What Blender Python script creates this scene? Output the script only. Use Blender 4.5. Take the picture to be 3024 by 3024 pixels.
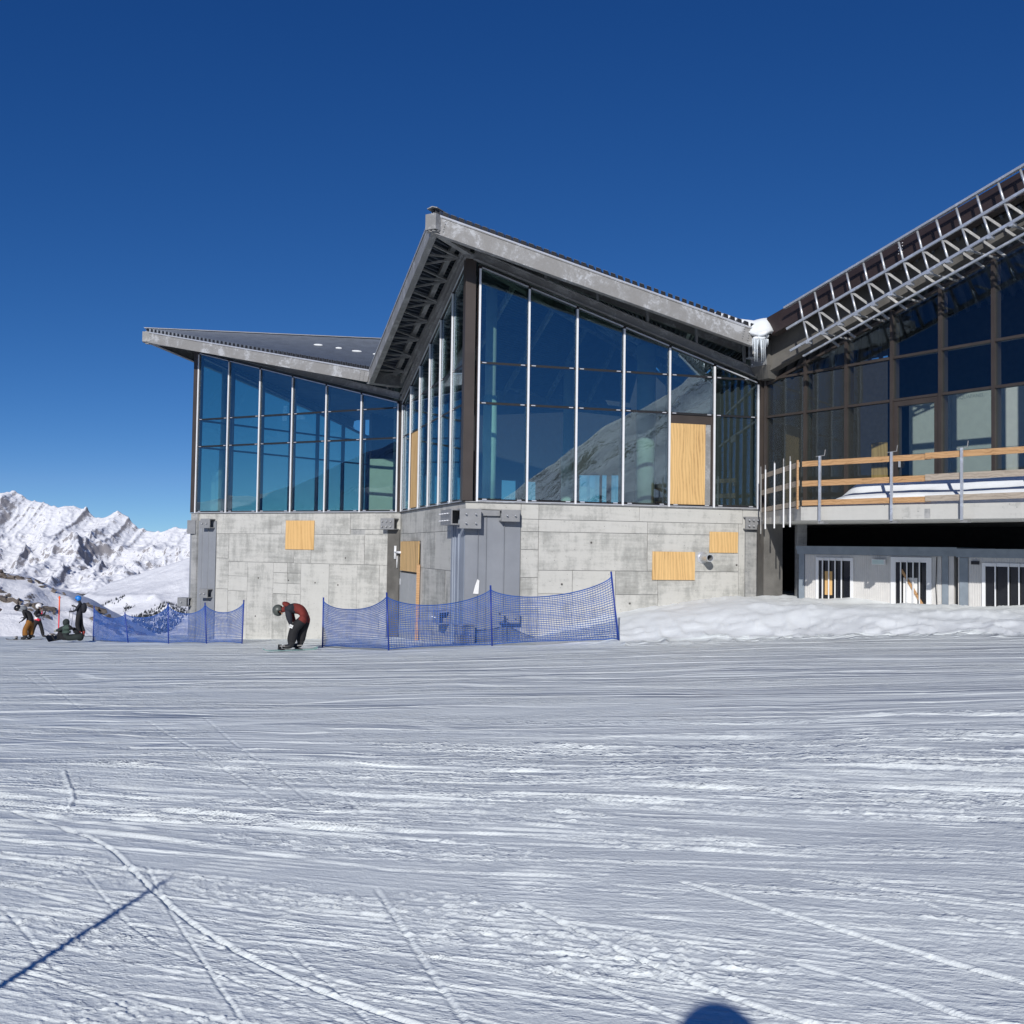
import bpy, bmesh, math, random
import numpy as np
from mathutils import Vector, Matrix

R = math.radians
for _o in list(bpy.data.objects):
    bpy.data.objects.remove(_o, do_unlink=True)
scene = bpy.context.scene
COL = scene.collection
random.seed(7)

# ------------------------------------------------------------------ camera
PITCH, ROLL = R(2.12), R(0.84)
_f = Vector((0, math.cos(PITCH), math.sin(PITCH)))
_u0 = Vector((0, -math.sin(PITCH), math.cos(PITCH)))
_x0 = Vector((1, 0, 0))
_x = _x0 * math.cos(ROLL) + _u0 * math.sin(ROLL)
_u = _u0 * math.cos(ROLL) - _x0 * math.sin(ROLL)
cam_data = bpy.data.cameras.new('camera')
cam = bpy.data.objects.new('camera', cam_data)
COL.objects.link(cam)
cam_data.sensor_width = 36.0
cam_data.lens = 36.0 * 2950.0 / 3024.0
cam_data.clip_start = 0.05
cam_data.clip_end = 80000.0
M3 = Matrix((_x, _u, -_f)).transposed()
cam.matrix_world = M3.to_4x4()
scene.camera = cam

# ------------------------------------------------------------------ sky and sun
SUN_AZ, SUN_EL = 10.5, 24.5          # light travels towards azimuth 10.5 deg right of +Y
world = bpy.data.worlds.new('World')
scene.world = world
world.use_nodes = True
wn = world.node_tree
wn.nodes.clear()
sky = wn.nodes.new('ShaderNodeTexSky')
sky.sky_type = 'NISHITA'
sky.sun_disc = False
sky.sun_elevation = R(SUN_EL)
sky.sun_rotation = R(180.0 + SUN_AZ)   # sun stands behind the camera, a little to its left
sky.altitude = 2600.0
sky.air_density = 0.52
sky.dust_density = 0.0
sky.ozone_density = 10.0
bg = wn.nodes.new('ShaderNodeBackground')
bg.inputs['Strength'].default_value = 0.10
wo = wn.nodes.new('ShaderNodeOutputWorld')
# one even grade for the whole sky: the thin, dry air at 2600 m gives a deeper blue than the model's
_sp = wn.nodes.new('ShaderNodeSeparateColor'); _cb = wn.nodes.new('ShaderNodeCombineColor')
wn.links.new(sky.outputs[0], _sp.inputs[0])
def _pw(sock, k, p, cap):
    a = wn.nodes.new('ShaderNodeMath'); a.operation = 'POWER'; a.inputs[1].default_value = p; wn.links.new(sock, a.inputs[0])
    b = wn.nodes.new('ShaderNodeMath'); b.operation = 'MULTIPLY'; b.inputs[1].default_value = k; wn.links.new(a.outputs[0], b.inputs[0])
    c = wn.nodes.new('ShaderNodeMath'); c.operation = 'MULTIPLY'; c.inputs[1].default_value = cap; wn.links.new(sock, c.inputs[0])
    d = wn.nodes.new('ShaderNodeMath'); d.operation = 'MINIMUM'; wn.links.new(b.outputs[0], d.inputs[0]); wn.links.new(c.outputs[0], d.inputs[1])
    return d.outputs[0]
wn.links.new(_pw(_sp.outputs[0], 1.155, 1.5, 1.25), _cb.inputs[0])
wn.links.new(_sp.outputs[1], _cb.inputs[1])
wn.links.new(_pw(_sp.outputs[2], 1.42, 0.72, 1.4), _cb.inputs[2])
wn.links.new(_cb.outputs[0], bg.inputs['Color'])
wn.links.new(bg.outputs[0], wo.inputs['Surface'])

sl = bpy.data.lights.new('sun', 'SUN')
sl.energy = 3.9
sl.angle = R(0.53)
sl.color = (1.0, 0.965, 0.92)
sun = bpy.data.objects.new('sun', sl)
COL.objects.link(sun)
SDIR = Vector((math.sin(R(SUN_AZ)) * math.cos(R(SUN_EL)), math.cos(R(SUN_AZ)) * math.cos(R(SUN_EL)), -math.sin(R(SUN_EL))))
sun.rotation_euler = SDIR.to_track_quat('-Z', 'Y').to_euler()
sun.location = (-20, -60, 40)

vs = scene.view_settings
vs.view_transform = 'Standard'
vs.look = 'None'
vs.exposure = 0.0
vs.gamma = 1.0
vs.use_curve_mapping = False
scene.cycles.use_denoising = True
scene.cycles.max_bounces = 8
scene.cycles.diffuse_bounces = 3
scene.cycles.glossy_bounces = 3
scene.cycles.transmission_bounces = 4
scene.cycles.transparent_max_bounces = 16
scene.cycles.caustics_reflective = False
scene.cycles.caustics_refractive = False
scene.cycles.sample_clamp_indirect = 6.0

# ------------------------------------------------------------------ helpers
def tag(o, label=None, cat=None, group=None, kind=None):
    if label: o['label'] = label
    if cat: o['category'] = cat
    if group: o['group'] = group
    if kind: o['kind'] = kind
    return o

ORG = {}
def empty(name, loc, label, cat, group=None):
    o = bpy.data.objects.new(name, None)
    o.empty_display_size = 0.3
    COL.objects.link(o)
    o.location = loc
    ORG[o] = Vector(loc)
    tag(o, label, cat, group)
    return o

class MB:
    """collects solid shapes in world coordinates; build() links them as one mesh object"""
    def __init__(s):
        s.v = []; s.f = []; s.sm = []
    def add(s, vs, fs, smooth=False):
        n = len(s.v)
        s.v += [tuple(v) for v in vs]
        s.f += [tuple(i + n for i in f) for f in fs]
        s.sm += [smooth] * len(fs)
        return s
    def hexa(s, p):   # 8 corners: bottom ring 0-3, top ring 4-7
        return s.add(p, [(3, 2, 1, 0), (4, 5, 6, 7), (0, 1, 5, 4), (1, 2, 6, 5), (2, 3, 7, 6), (3, 0, 4, 7)])
    def box(s, c, size, ax=None, ay=None, az=None):
        c = Vector(c); hx, hy, hz = [k / 2 for k in size]
        ax = Vector(ax or (1, 0, 0)); ay = Vector(ay or (0, 1, 0)); az = Vector(az or (0, 0, 1))
        p = []
        for k in (-1, 1):
            for i, j in ((-1, -1), (1, -1), (1, 1), (-1, 1)):
                p.append(c + ax * hx * i + ay * hy * j + az * hz * k)
        return s.hexa(p)
    def bar(s, a, b, w, h, up=(0, 0, 1)):   # box beam from a to b, w across, h along up
        a = Vector(a); b = Vector(b); d = b - a
        L = d.length
        d.normalize()
        up = Vector(up)
        x = d.cross(up)
        if x.length < 1e-4: x = d.cross(Vector((1, 0, 0)))
        x.normalize(); z = x.cross(d).normalized()
        return s.box((a + b) / 2, (L, w, h), d, x, z)
    def tube(s, pts, r, n=8, cap=True):
        pts = [Vector(p) for p in pts]
        rr = r if isinstance(r, (list, tuple)) else [r] * len(pts)
        vs = []; fs = []
        x = None
        for i, p in enumerate(pts):
            d = (pts[min(i + 1, len(pts) - 1)] - pts[max(i - 1, 0)]).normalized()
            if x is None:
                x = d.cross(Vector((0, 0, 1)))
                if x.length < 1e-3: x = d.cross(Vector((1, 0, 0)))
            x = (x - d * x.dot(d)).normalized()
            y = d.cross(x)
            for k in range(n):
                a = 2 * math.pi * k / n
                vs.append(p + (x * math.cos(a) + y * math.sin(a)) * rr[i])
        for i in range(len(pts) - 1):
            for k in range(n):
                fs.append((i * n + k, i * n + (k + 1) % n, (i + 1) * n + (k + 1) % n, (i + 1) * n + k))
        if cap:
            fs.append(tuple(range(n - 1, -1, -1))); fs.append(tuple((len(pts) - 1) * n + k for k in range(n)))
        return s.add(vs, fs, True)
    def ball(s, c, r, nu=14, nv=9, ax=None):
        c = Vector(c); rx, ry, rz = r if isinstance(r, (tuple, list)) else (r, r, r)
        M = ax or Matrix.Identity(3)
        vs = []; fs = []
        for j in range(nv + 1):
            t = math.pi * j / nv
            for k in range(nu):
                a = 2 * math.pi * k / nu
                vs.append(c + M @ Vector((rx * math.sin(t) * math.cos(a), ry * math.sin(t) * math.sin(a), rz * math.cos(t))))
        for j in range(nv):
            for k in range(nu):
                fs.append((j * nu + k, (j + 1) * nu + k, (j + 1) * nu + (k + 1) % nu, j * nu + (k + 1) % nu))
        return s.add(vs, fs, True)
    def prism(s, poly, off):   # polygon extruded by vector off
        off = Vector(off); poly = [Vector(p) for p in poly]; n = len(poly)
        return s.add(poly + [p + off for p in poly], [tuple(range(n))[::-1], tuple(range(n, 2 * n))] +
                     [(i, (i + 1) % n, n + (i + 1) % n, n + i) for i in range(n)])
    def build(s, name, mat, parent=None, **kw):
        root = parent
        while root is not None and root.parent is not None: root = root.parent
        o0 = ORG.get(root, Vector((0, 0, 0)))
        me = bpy.data.meshes.new(name)
        me.from_pydata([(v[0] - o0.x, v[1] - o0.y, v[2] - o0.z) for v in s.v], [], s.f)
        me.polygons.foreach_set('use_smooth', s.sm)
        if parent is None: pass
        bm = bmesh.new(); bm.from_mesh(me)
        bmesh.ops.recalc_face_normals(bm, faces=bm.faces); bm.to_mesh(me); bm.free()
        me.materials.append(mat)
        o = bpy.data.objects.new(name, me)
        COL.objects.link(o)
        if parent is not None: o.parent = parent
        tag(o, **kw)
        return o

def base_at(o, p):
    """move a one-mesh thing's origin to p"""
    p = Vector(p)
    o.data.transform(Matrix.Translation(-p)); o.location = p
    return o

# numpy noise -------------------------------------------------------
def _hash(ix, iy, seed):
    h = (ix.astype(np.int64) * 374761393 + iy.astype(np.int64) * 668265263 + seed * 974634777) & 0xFFFFFFFF
    h = ((h ^ (h >> 13)) * 1274126177) & 0xFFFFFFFF
    return ((h ^ (h >> 16)) & 0xFFFFFF) / float(0xFFFFFF)
def vnoise(x, y, seed=0):
    x0 = np.floor(x); y0 = np.floor(y); fx = x - x0; fy = y - y0
    fx = fx * fx * fx * (fx * (fx * 6 - 15) + 10); fy = fy * fy * fy * (fy * (fy * 6 - 15) + 10)
    a = _hash(x0, y0, seed); b = _hash(x0 + 1, y0, seed); c = _hash(x0, y0 + 1, seed); d = _hash(x0 + 1, y0 + 1, seed)
    return (a + (b - a) * fx) * (1 - fy) + (c + (d - c) * fx) * fy
def fbm(x, y, oct=4, seed=0, gain=0.5):
    s = 0; a = 1; t = 0
    for i in range(oct):
        s = s + a * (vnoise(x * 2 ** i + 17.3 * i, y * 2 ** i - 9.1 * i, seed + i) * 2 - 1); t += a; a *= gain
    return s / t
def ridged(x, y, oct=5, seed=0, gain=0.55):
    s = 0; a = 1; t = 0; w = 1
    for i in range(oct):
        n = 1 - np.abs(vnoise(x * 2 ** i + 31.7 * i, y * 2 ** i + 11.9 * i, seed + i) * 2 - 1)
        n = n * n * w; w = np.clip(n * 1.6, 0, 1)
        s = s + a * n; t += a; a *= gain
    return s / t
def sstep(a, b, x):
    t = np.clip((x - a) / (b - a), 0, 1); return t * t * (3 - 2 * t)

def grid_mesh(name, X, Y, Z, mat, closed=False, smooth=True, **kw):
    """rows x cols arrays to a mesh object"""
    r, c = X.shape
    co = np.stack([X, Y, Z], -1).reshape(-1, 3).astype(np.float32)
    i = np.arange(r - 1)[:, None]; cc = c if closed else c - 1
    j = np.arange(cc)[None, :]; jn = (j + 1) % c
    q = np.stack([i * c + j, i * c + jn, (i + 1) * c + jn, (i + 1) * c + j], -1).reshape(-1, 4).astype(np.int32)
    me = bpy.data.meshes.new(name)
    me.vertices.add(len(co)); me.vertices.foreach_set('co', co.ravel())
    me.loops.add(q.size); me.loops.foreach_set('vertex_index', q.ravel())
    me.polygons.add(len(q))
    me.polygons.foreach_set('loop_start', np.arange(0, q.size, 4, dtype=np.int32))
    me.polygons.foreach_set('use_smooth', np.full(len(q), smooth))
    me.update(calc_edges=True)
    me.materials.append(mat)
    o = bpy.data.objects.new(name, me); COL.objects.link(o)
    tag(o, **kw)
    return o

# ------------------------------------------------------------------ materials
class NT:
    def __init__(s, name):
        s.m = bpy.data.materials.new(name); s.m.use_nodes = True
        s.t = s.m.node_tree; s.t.nodes.clear()
        s.out = s.n('OutputMaterial')
    def n(s, kind, **kw):
        nd = s.t.nodes.new('ShaderNode' + kind)
        for k, v in kw.items():
            if k in nd.inputs:
                s.set(nd.inputs[k], v)
            else: setattr(nd, k, v)
        return nd
    def set(s, sock, v):
        if hasattr(v, 'links'): s.t.links.new(v, sock)
        elif hasattr(v, 'outputs'): s.t.links.new(v.outputs[0], sock)
        elif isinstance(v, (tuple, list)) and len(v) == 3 and sock.type == 'RGBA': sock.default_value = (*v, 1)
        else: sock.default_value = v
    def ins(s, nd, **kw):
        for k, v in kw.items(): s.set(nd.inputs[int(k[1:]) if k[0] == 'i' and k[1:].isdigit() else k.replace('_', ' ')], v)
        return nd
    def math(s, op, a, b=0.0, c=0.0, clamp=False):
        nd = s.n('Math', operation=op, use_clamp=clamp)
        s.set(nd.inputs[0], a); s.set(nd.inputs[1], b); s.set(nd.inputs[2], c); return nd.outputs[0]
    def mix(s, f, a, b, blend='MIX'):
        nd = s.n('Mix', data_type='RGBA', blend_type=blend)
        s.set(nd.inputs[0], f); s.set(nd.inputs[6], a); s.set(nd.inputs[7], b); return nd.outputs[2]
    def ramp(s, f, stops):
        nd = s.n('ValToRGB'); s.set(nd.inputs[0], f)
        e = nd.color_ramp.elements
        while len(e) < len(stops): e.new(0.5)
        for k, (p, c) in zip(e, stops):
            k.position = p; k.color = (*c, 1) if isinstance(c, (tuple, list)) else (c, c, c, 1)
        return nd.outputs[0]
    def coord(s, scale=(1, 1, 1), rand=0.0, kind='Object', rot=(0, 0, 0)):
        tc = s.n('TexCoord').outputs[kind]
        if rand:
            oi = s.n('ObjectInfo')
            ad = s.n('VectorMath', operation='ADD')
            s.set(ad.inputs[0], tc)
            cx = s.n('CombineXYZ'); r = s.math('MULTIPLY', oi.outputs['Random'], rand)
            for k in range(3): s.set(cx.inputs[k], r)
            s.set(ad.inputs[1], cx.outputs[0]); tc = ad.outputs[0]
        mp = s.n('Mapping'); s.set(mp.inputs[0], tc); mp.inputs['Scale'].default_value = scale; mp.inputs['Rotation'].default_value = rot
        return mp.outputs[0]
    def noise(s, v, scale, detail=4.0, rough=0.55, dist=0.0):
        nd = s.n('TexNoise'); s.set(nd.inputs['Vector'], v)
        nd.inputs['Scale'].default_value = scale; nd.inputs['Detail'].default_value = detail
        nd.inputs['Roughness'].default_value = rough; nd.inputs['Distortion'].default_value = dist
        return nd.outputs['Fac']
    def bump(s, h, strength=0.3, dist=0.02, normal=None):
        nd = s.n('Bump'); s.set(nd.inputs['Height'], h)
        nd.inputs['Strength'].default_value = strength; nd.inputs['Distance'].default_value = dist
        if normal is not None: s.set(nd.inputs['Normal'], normal)
        return nd.outputs[0]
    def pbr(s, color, rough=0.6, metal=0.0, normal=None, spec=0.5, **kw):
        p = s.n('BsdfPrincipled')
        s.set(p.inputs['Base Color'], color); s.set(p.inputs['Roughness'], rough); s.set(p.inputs['Metallic'], metal)
        p.inputs['Specular IOR Level'].default_value = spec
        if normal is not None: s.set(p.inputs['Normal'], normal)
        for k, v in kw.items(): s.set(p.inputs[k.replace('_', ' ')], v)
        s.t.links.new(p.outputs[0], s.out.inputs['Surface']); return s.m

def dull(c, k): return tuple(min(1, x * k) for x in c)
def plain(name, color, rough=0.6, metal=0.0, var=0.12, scale=6.0, bump=0.0, bscale=40.0, rand=3.0, spec=0.5):
    t = NT(name); v = t.coord(rand=rand)
    n = t.noise(v, scale, 5)
    c = t.mix(t.ramp(n, [(0.3, 0.0), (0.7, 1.0)]), dull(color, 1 - var), dull(color, 1 + var))
    nm = t.bump(t.noise(v, bscale, 4), bump, 0.02) if bump else None
    return t.pbr(c, rough, metal, nm, spec)

def m_concrete(name, lo, hi, stain):
    t = NT(name); v = t.coord(rand=9.0)
    oi = t.n('ObjectInfo').outputs['Random']
    big = t.noise(v, 0.9, 6, 0.6)
    vs_ = t.noise(t.coord((2.2, 2.2, 0.35), rand=9.0), 2.2, 6, 0.65)      # vertical runs
    hz = t.noise(t.coord((0.5, 0.5, 5.0), rand=9.0), 1.6, 5, 0.65)         # board-like bands
    fine = t.noise(v, 14, 8, 0.7)
    f = t.math('ADD', t.math('MULTIPLY', big, 0.45), t.math('MULTIPLY', vs_, 0.35))
    f = t.math('ADD', f, t.math('MULTIPLY', hz, 0.3))
    f = t.math('ADD', f, t.math('MULTIPLY', fine, 0.22))
    f = t.math('ADD', f, t.math('MULTIPLY_ADD', oi, 0.10, -0.19))
    c = t.ramp(f, [(0.30, stain), (0.43, lo), (0.54, hi), (0.70, dull(hi, 1.08))])
    pit = t.n('TexVoronoi'); t.set(pit.inputs['Vector'], v); pit.inputs['Scale'].default_value = 7.0
    holes = t.ramp(pit.outputs['Distance'], [(0.05, 0.0), (0.09, 1.0)])
    c = t.mix(holes, dull(lo, 0.55), c)
    nm = t.bump(t.math('ADD', fine, t.math('MULTIPLY', holes, 0.4)), 0.35, 0.012)
    return t.pbr(c, 0.85, 0, nm, 0.3)

def m_wood(name, lo, hi, axis='z', ring=5.0, rough=0.6):
    t = NT(name)
    sc = {'z': (3.0, 3.0, 0.55), 'x': (0.5, 4.0, 4.0)}[axis]
    v = t.coord(sc, rand=20.0)
    d = t.noise(v, 1.1, 3, 0.5, 0.6)
    w = t.n('TexWave', wave_type='RINGS', rings_direction='Y'); t.set(w.inputs['Vector'], v)
    w.inputs['Scale'].default_value = ring * 0.25; w.inputs['Distortion'].default_value = 9.0; w.inputs['Detail'].default_value = 2.0
    w.inputs['Detail Scale'].default_value = 0.9
    g = t.noise(t.coord(tuple(k * 9 for k in sc), rand=20.0), 1.4, 4, 0.6)
    f = t.math('ADD', t.math('MULTIPLY', w.outputs['Fac'], 0.30), t.math('ADD', t.math('MULTIPLY', g, 0.3), t.math('MULTIPLY', d, 0.5)))
    c = t.ramp(f, [(0.25, lo), (0.42, tuple(a * .35 + b * .65 for a, b in zip(lo, hi))), (0.72, hi)])
    return t.pbr(c, rough, 0, t.bump(g, 0.15, 0.004), 0.35)

def m_galv(name, lo, hi, rough=0.38, metal=0.75, scale=2.2):
    t = NT(name); v = t.coord(rand=5.0)
    n = t.noise(v, scale, 7, 0.7, 0.4)
    vo = t.n('TexVoronoi'); t.set(vo.inputs['Vector'], v); vo.inputs['Scale'].default_value = 22.0
    f = t.math('ADD', t.math('MULTIPLY', n, 0.9), t.math('MULTIPLY', vo.outputs['Color'], 0.1))
    c = t.ramp(f, [(0.44, lo), (0.53, tuple(a * .8 + b * .2 for a, b in zip(lo, hi))), (0.60, hi)])
    r = t.ramp(n, [(0.3, rough + 0.15), (0.7, rough)])
    return t.pbr(c, r, metal, t.bump(t.noise(v, 30, 3), 0.06, 0.005))

def m_snow(name, col=(0.82, 0.855, 0.865), b1=0.25, s1=3.0, b2=0.25, s2=28.0, rough=0.55):
    t = NT(name); v = t.coord()
    a = t.noise(v, s1, 6, 0.6); b = t.noise(v, s2, 5, 0.65)
    n = t.bump(a, b1, 0.10); n = t.bump(b, b2, 0.02, n)
    c = t.mix(t.ramp(a, [(0.35, 0.0), (0.65, 1.0)]), dull(col, 0.96), dull(col, 1.03))
    return t.pbr(c, rough, 0, n, 0.25)

def m_glass(name, tint, r0, rtint=(0.9, 0.95, 1.0)):
    t = NT(name)
    lw = t.n('LayerWeight'); lw.inputs['Blend'].default_value = 0.5
    f = t.math('ADD', t.math('MULTIPLY', t.math('POWER', lw.outputs['Facing'], 4.0), 0.7), r0, clamp=True)
    v = t.coord((1, 1, 1), rand=7.0)
    nm = t.bump(t.noise(v, 0.9, 1, 0.4), 0.08, 0.025)
    tr = t.n('BsdfTransparent'); t.set(tr.inputs[0], tint)
    gl = t.n('BsdfGlossy'); t.set(gl.inputs['Color'], rtint); gl.inputs['Roughness'].default_value = 0.0
    t.set(gl.inputs['Normal'], nm)
    mx = t.n('MixShader'); t.set(mx.inputs[0], f); t.set(mx.inputs[1], tr); t.set(mx.inputs[2], gl)
    t.t.links.new(mx.outputs[0], t.out.inputs['Surface']); return t.m

def m_piste(name, col):
    """hard piste: scraped lines whose short faces point at the viewer's side of the slope, broken and uneven"""
    t = NT(name); v = t.coord()
    a = t.noise(v, 2.2, 4, 0.6); b = t.noise(v, 45.0, 4, 0.65)
    rot = t.n('Mapping'); t.set(rot.inputs[0], v); rot.inputs['Rotation'].default_value = (0, 0, 0.42)
    sx = t.n('SeparateXYZ'); t.set(sx.inputs[0], rot.outputs[0]); V = sx.outputs['Y']
    sp = t.n('SeparateXYZ'); t.set(sp.inputs[0], v)
    def band(y0, y1, lo, hi):
        m = t.n('MapRange'); t.set(m.inputs[0], sp.outputs['Y'])
        for k, q in enumerate((y0, y1, lo, hi)): m.inputs[k + 1].default_value = q
        return m.outputs[0]
    def lines(f, su, wob, thr, off):
        m = t.n('Mapping'); t.set(m.inputs[0], rot.outputs[0]); m.inputs['Scale'].default_value = (su, f * 0.55, 1.0); m.inputs['Location'].default_value = (off, off * 1.7, off)
        nz = t.n('TexNoise'); t.set(nz.inputs['Vector'], m.outputs[0]); nz.inputs['Scale'].default_value = 1.0; nz.inputs['Detail'].default_value = 2.0
        x = t.math('MULTIPLY_ADD', V, f, t.math('MULTIPLY', nz.outputs['Fac'], wob))
        fr = t.math('FRACT', x); saw = t.math('MINIMUM', t.math('DIVIDE', fr, 0.15), t.math('DIVIDE', t.math('SUBTRACT', 1.0, fr), 0.85))
        sc = t.n('SeparateColor'); t.set(sc.inputs[0], nz.outputs['Color'])
        return t.math('MULTIPLY', saw, t.ramp(sc.outputs[1], [(thr, 0.0), (thr + 0.16, 1.0)]))
    l1 = lines(0.9, 0.10, 4.0, 0.38, 3.0); l2 = lines(2.4, 0.22, 4.0, 0.40, 11.0); l3 = lines(6.0, 0.45, 4.0, 0.47, 19.0)
    h = t.math('ADD', t.math('MULTIPLY', l1, t.math('MULTIPLY', band(8, 18, 0, 1), 0.095)), t.math('MULTIPLY', l2, t.math('MULTIPLY', band(5, 11, 0.05, 1), 0.042)))
    h = t.math('ADD', h, t.math('MULTIPLY', l3, t.math('MULTIPLY', band(4, 9, 0.1, 1), 0.012)))
    l4 = lines(15.0, 1.3, 3.0, 0.46, 29.0)
    h = t.math('ADD', h, t.math('MULTIPLY', l4, t.math('MULTIPLY', band(3, 8, 0.2, 1), 0.0042)))
    mc = t.n('Mapping'); t.set(mc.inputs[0], rot.outputs[0]); mc.inputs['Scale'].default_value = (7.0, 20.0, 1.0)
    cr = t.noise(mc.outputs[0], 1.0, 3, 0.65)
    pm = t.n('Mapping'); t.set(pm.inputs[0], rot.outputs[0]); pm.inputs['Scale'].default_value = (0.35, 1.1, 1.0)
    pk = t.ramp(t.noise(pm.outputs[0], 1.0, 4, 0.6), [(0.42, 0.04), (0.60, 1.0)])
    h = t.math('ADD', h, t.math('MULTIPLY', t.math('MULTIPLY', t.ramp(cr, [(0.45, 0.0), (0.72, 1.0)]), pk), t.math('MULTIPLY', band(3.2, 13, 0.38, 1.5), 0.0155)))
    n = t.bump(a, 0.10, 0.10); n = t.bump(h, 1.0, 1.0, n); n = t.bump(b, 0.35, 0.02, n)
    c = t.mix(t.ramp(a, [(0.35, 0.0), (0.65, 1.0)]), dull(col, 0.97), dull(col, 1.02))
    return t.pbr(c, 0.55, 0, n, 0.25)

M = {}
M['snow_fine'] = m_piste('piste_snow', (0.815, 0.865, 0.855))
M['snow'] = m_snow('soft_snow', b1=0.15, s1=2.0, b2=0.2, s2=14.0)
M['concrete'] = m_concrete('cast_concrete', (0.345, 0.345, 0.322), (0.50, 0.495, 0.462), (0.24, 0.238, 0.22))
M['concrete_grey'] = m_concrete('grey_concrete', (0.27, 0.275, 0.27), (0.40, 0.40, 0.39), (0.19, 0.19, 0.185))
M['concrete_dark'] = plain('old_concrete', (0.12, 0.115, 0.105), 0.9, var=0.35, scale=1.5, bump=0.2)
M['membrane'] = plain('grey_membrane', (0.235, 0.25, 0.275), 0.55, var=0.10, scale=1.2, bump=0.12, bscale=3.0)
M['membrane_blue'] = plain('bluish_membrane', (0.25, 0.285, 0.34), 0.5, var=0.12, scale=1.0, bump=0.12, bscale=3.0)
M['bracket'] = plain('primed_steel', (0.27, 0.275, 0.28), 0.55, 0.2, var=0.12, scale=4)
M['galv'] = m_galv('galvanised_steel', (0.25, 0.246, 0.238), (0.44, 0.45, 0.46), 0.55, 0.1, 1.7)
M['galv_new'] = m_galv('bright_galvanised_steel', (0.58, 0.60, 0.62), (0.80, 0.83, 0.86), 0.34, 0.65, 5.0)
M['galv_dark'] = m_galv('dull_galvanised_steel', (0.23, 0.23, 0.225), (0.36, 0.36, 0.355), 0.5, 0.1, 2.0)
M['brown'] = plain('brown_coated_steel', (0.055, 0.044, 0.038), 0.45, 0.1, var=0.15, scale=2)
M['brown_dark'] = plain('dark_brown_steel', (0.038, 0.026, 0.025), 0.45, 0.1, var=0.18, scale=2)
M['black'] = plain('black_gasket', (0.012, 0.012, 0.014), 0.5)
M['white_alu'] = plain('white_aluminium', (0.78, 0.79, 0.80), 0.4, 0.1, var=0.04)
M['silver'] = plain('silver_clip', (0.65, 0.66, 0.68), 0.35, 0.5, var=0.05)
M['roof'] = plain('dark_ribbed_sheet', (0.11, 0.13, 0.165), 0.42, 0.15, var=0.15, scale=3)
M['glass'] = m_glass('solar_glass', (0.80, 0.92, 0.875), 0.15, (0.76, 0.88, 1.0))
M['glass_wing'] = m_glass('clear_glass', (0.86, 0.90, 0.88), 0.045, (0.7, 0.85, 1.0))
M['ply'] = m_wood('plywood', (0.34, 0.19, 0.07), (0.70, 0.46, 0.20), 'z')
M['ply_fine'] = m_wood('straight_grained_board', (0.52, 0.30, 0.11), (0.70, 0.45, 0.19), 'z', 3.0)
M['timber'] = m_wood('rough_timber', (0.26, 0.135, 0.055), (0.52, 0.31, 0.15), 'x')
M['timber_old'] = m_wood('weathered_timber', (0.20, 0.16, 0.12), (0.42, 0.36, 0.29), 'x')
M['panel_white'] = plain('cement_board', (0.50, 0.52, 0.51), 0.8, var=0.05)
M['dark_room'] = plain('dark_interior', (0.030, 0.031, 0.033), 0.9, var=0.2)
M['floor_int'] = plain('screed_floor', (0.16, 0.155, 0.145), 0.85, var=0.15)
M['wrap'] = plain('pale_plastic_wrap', (0.55, 0.68, 0.66), 0.35, var=0.12, scale=3, bump=0.35, bscale=7)
M['grey_paint'] = plain('grey_column_paint', (0.42, 0.44, 0.44), 0.5, var=0.05)
M['container'] = plain('container_cladding', (0.60, 0.59, 0.57), 0.5, var=0.05)
M['container_trim'] = plain('grey_container_trim', (0.22, 0.26, 0.30), 0.5, var=0.1)
M['window_white'] = plain('white_window_paint', (0.78, 0.79, 0.80), 0.4, var=0.03)
M['paper'] = plain('paper', (0.8, 0.8, 0.78), 0.8, var=0.03)
M['door_grey'] = plain('grey_door_paint', (0.36, 0.375, 0.385), 0.5, var=0.06)
M['net'] = plain('blue_net_cord', (0.040, 0.125, 0.42), 0.6, var=0.2)
M['pole_blue'] = plain('blue_pole', (0.012, 0.04, 0.26), 0.45, var=0.2)
M['orange'] = plain('orange_pole', (0.95, 0.13, 0.03), 0.5, var=0.1)
M['ice'] = plain('ice', (0.70, 0.76, 0.80), 0.15, var=0.05)
M['red'] = plain('red_cloth', (0.75, 0.03, 0.05), 0.8)
# ================================================================== terrain
GC = (0.0935062, -0.0121977, -0.000809062, -0.0015029)
def g_base(X, Y):
    return -1.55 + GC[0] * X + GC[1] * Y + GC[2] * Y * Y + GC[3] * X * Y
BKX = [-3.0, 0.5, 3.0, 5.8, 7.5, 10.5, 14, 20]
BKY = [26.6, 25.7, 25.2, 24.0, 22.6, 20.2, 17, 12]
BKZ = [-2.9, -2.32, -1.60, -1.21, -1.20, -1.17, -1.0, -0.6]
def g_macro(X, Y):
    X = np.asarray(X, float); Y = np.asarray(Y, float)
    back = Y < 0
    Yc = np.where(back, Y * 0.3, Y)
    Xc = np.clip(X, -40, 25)
    z = g_base(Xc, np.clip(Yc, -20, 60))
    # the snow bank ploughed up in front of the wing
    yc = np.interp(X, BKX, BKY); zc = np.interp(X, BKX, BKZ)
    s = Y - yc
    w = sstep(-3.0, 0.15, s + 0.5 * fbm(X * 0.6, Y * 0.6, 3, 5)) ** 0.85
    on = sstep(-1.0, 1.5, X)
    z = z + np.maximum(zc - z, 0) * w * on * np.where(Y > 0, 1, 0)
    # the piste ends and drops away towards the valley
    d = np.maximum(0, Y - 47.0); z = z - 0.10 * d * d
    d2 = np.maximum(0, -X - 26 - 0.0 * Y); z = z - 0.02 * d2 * d2
    return z
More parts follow.
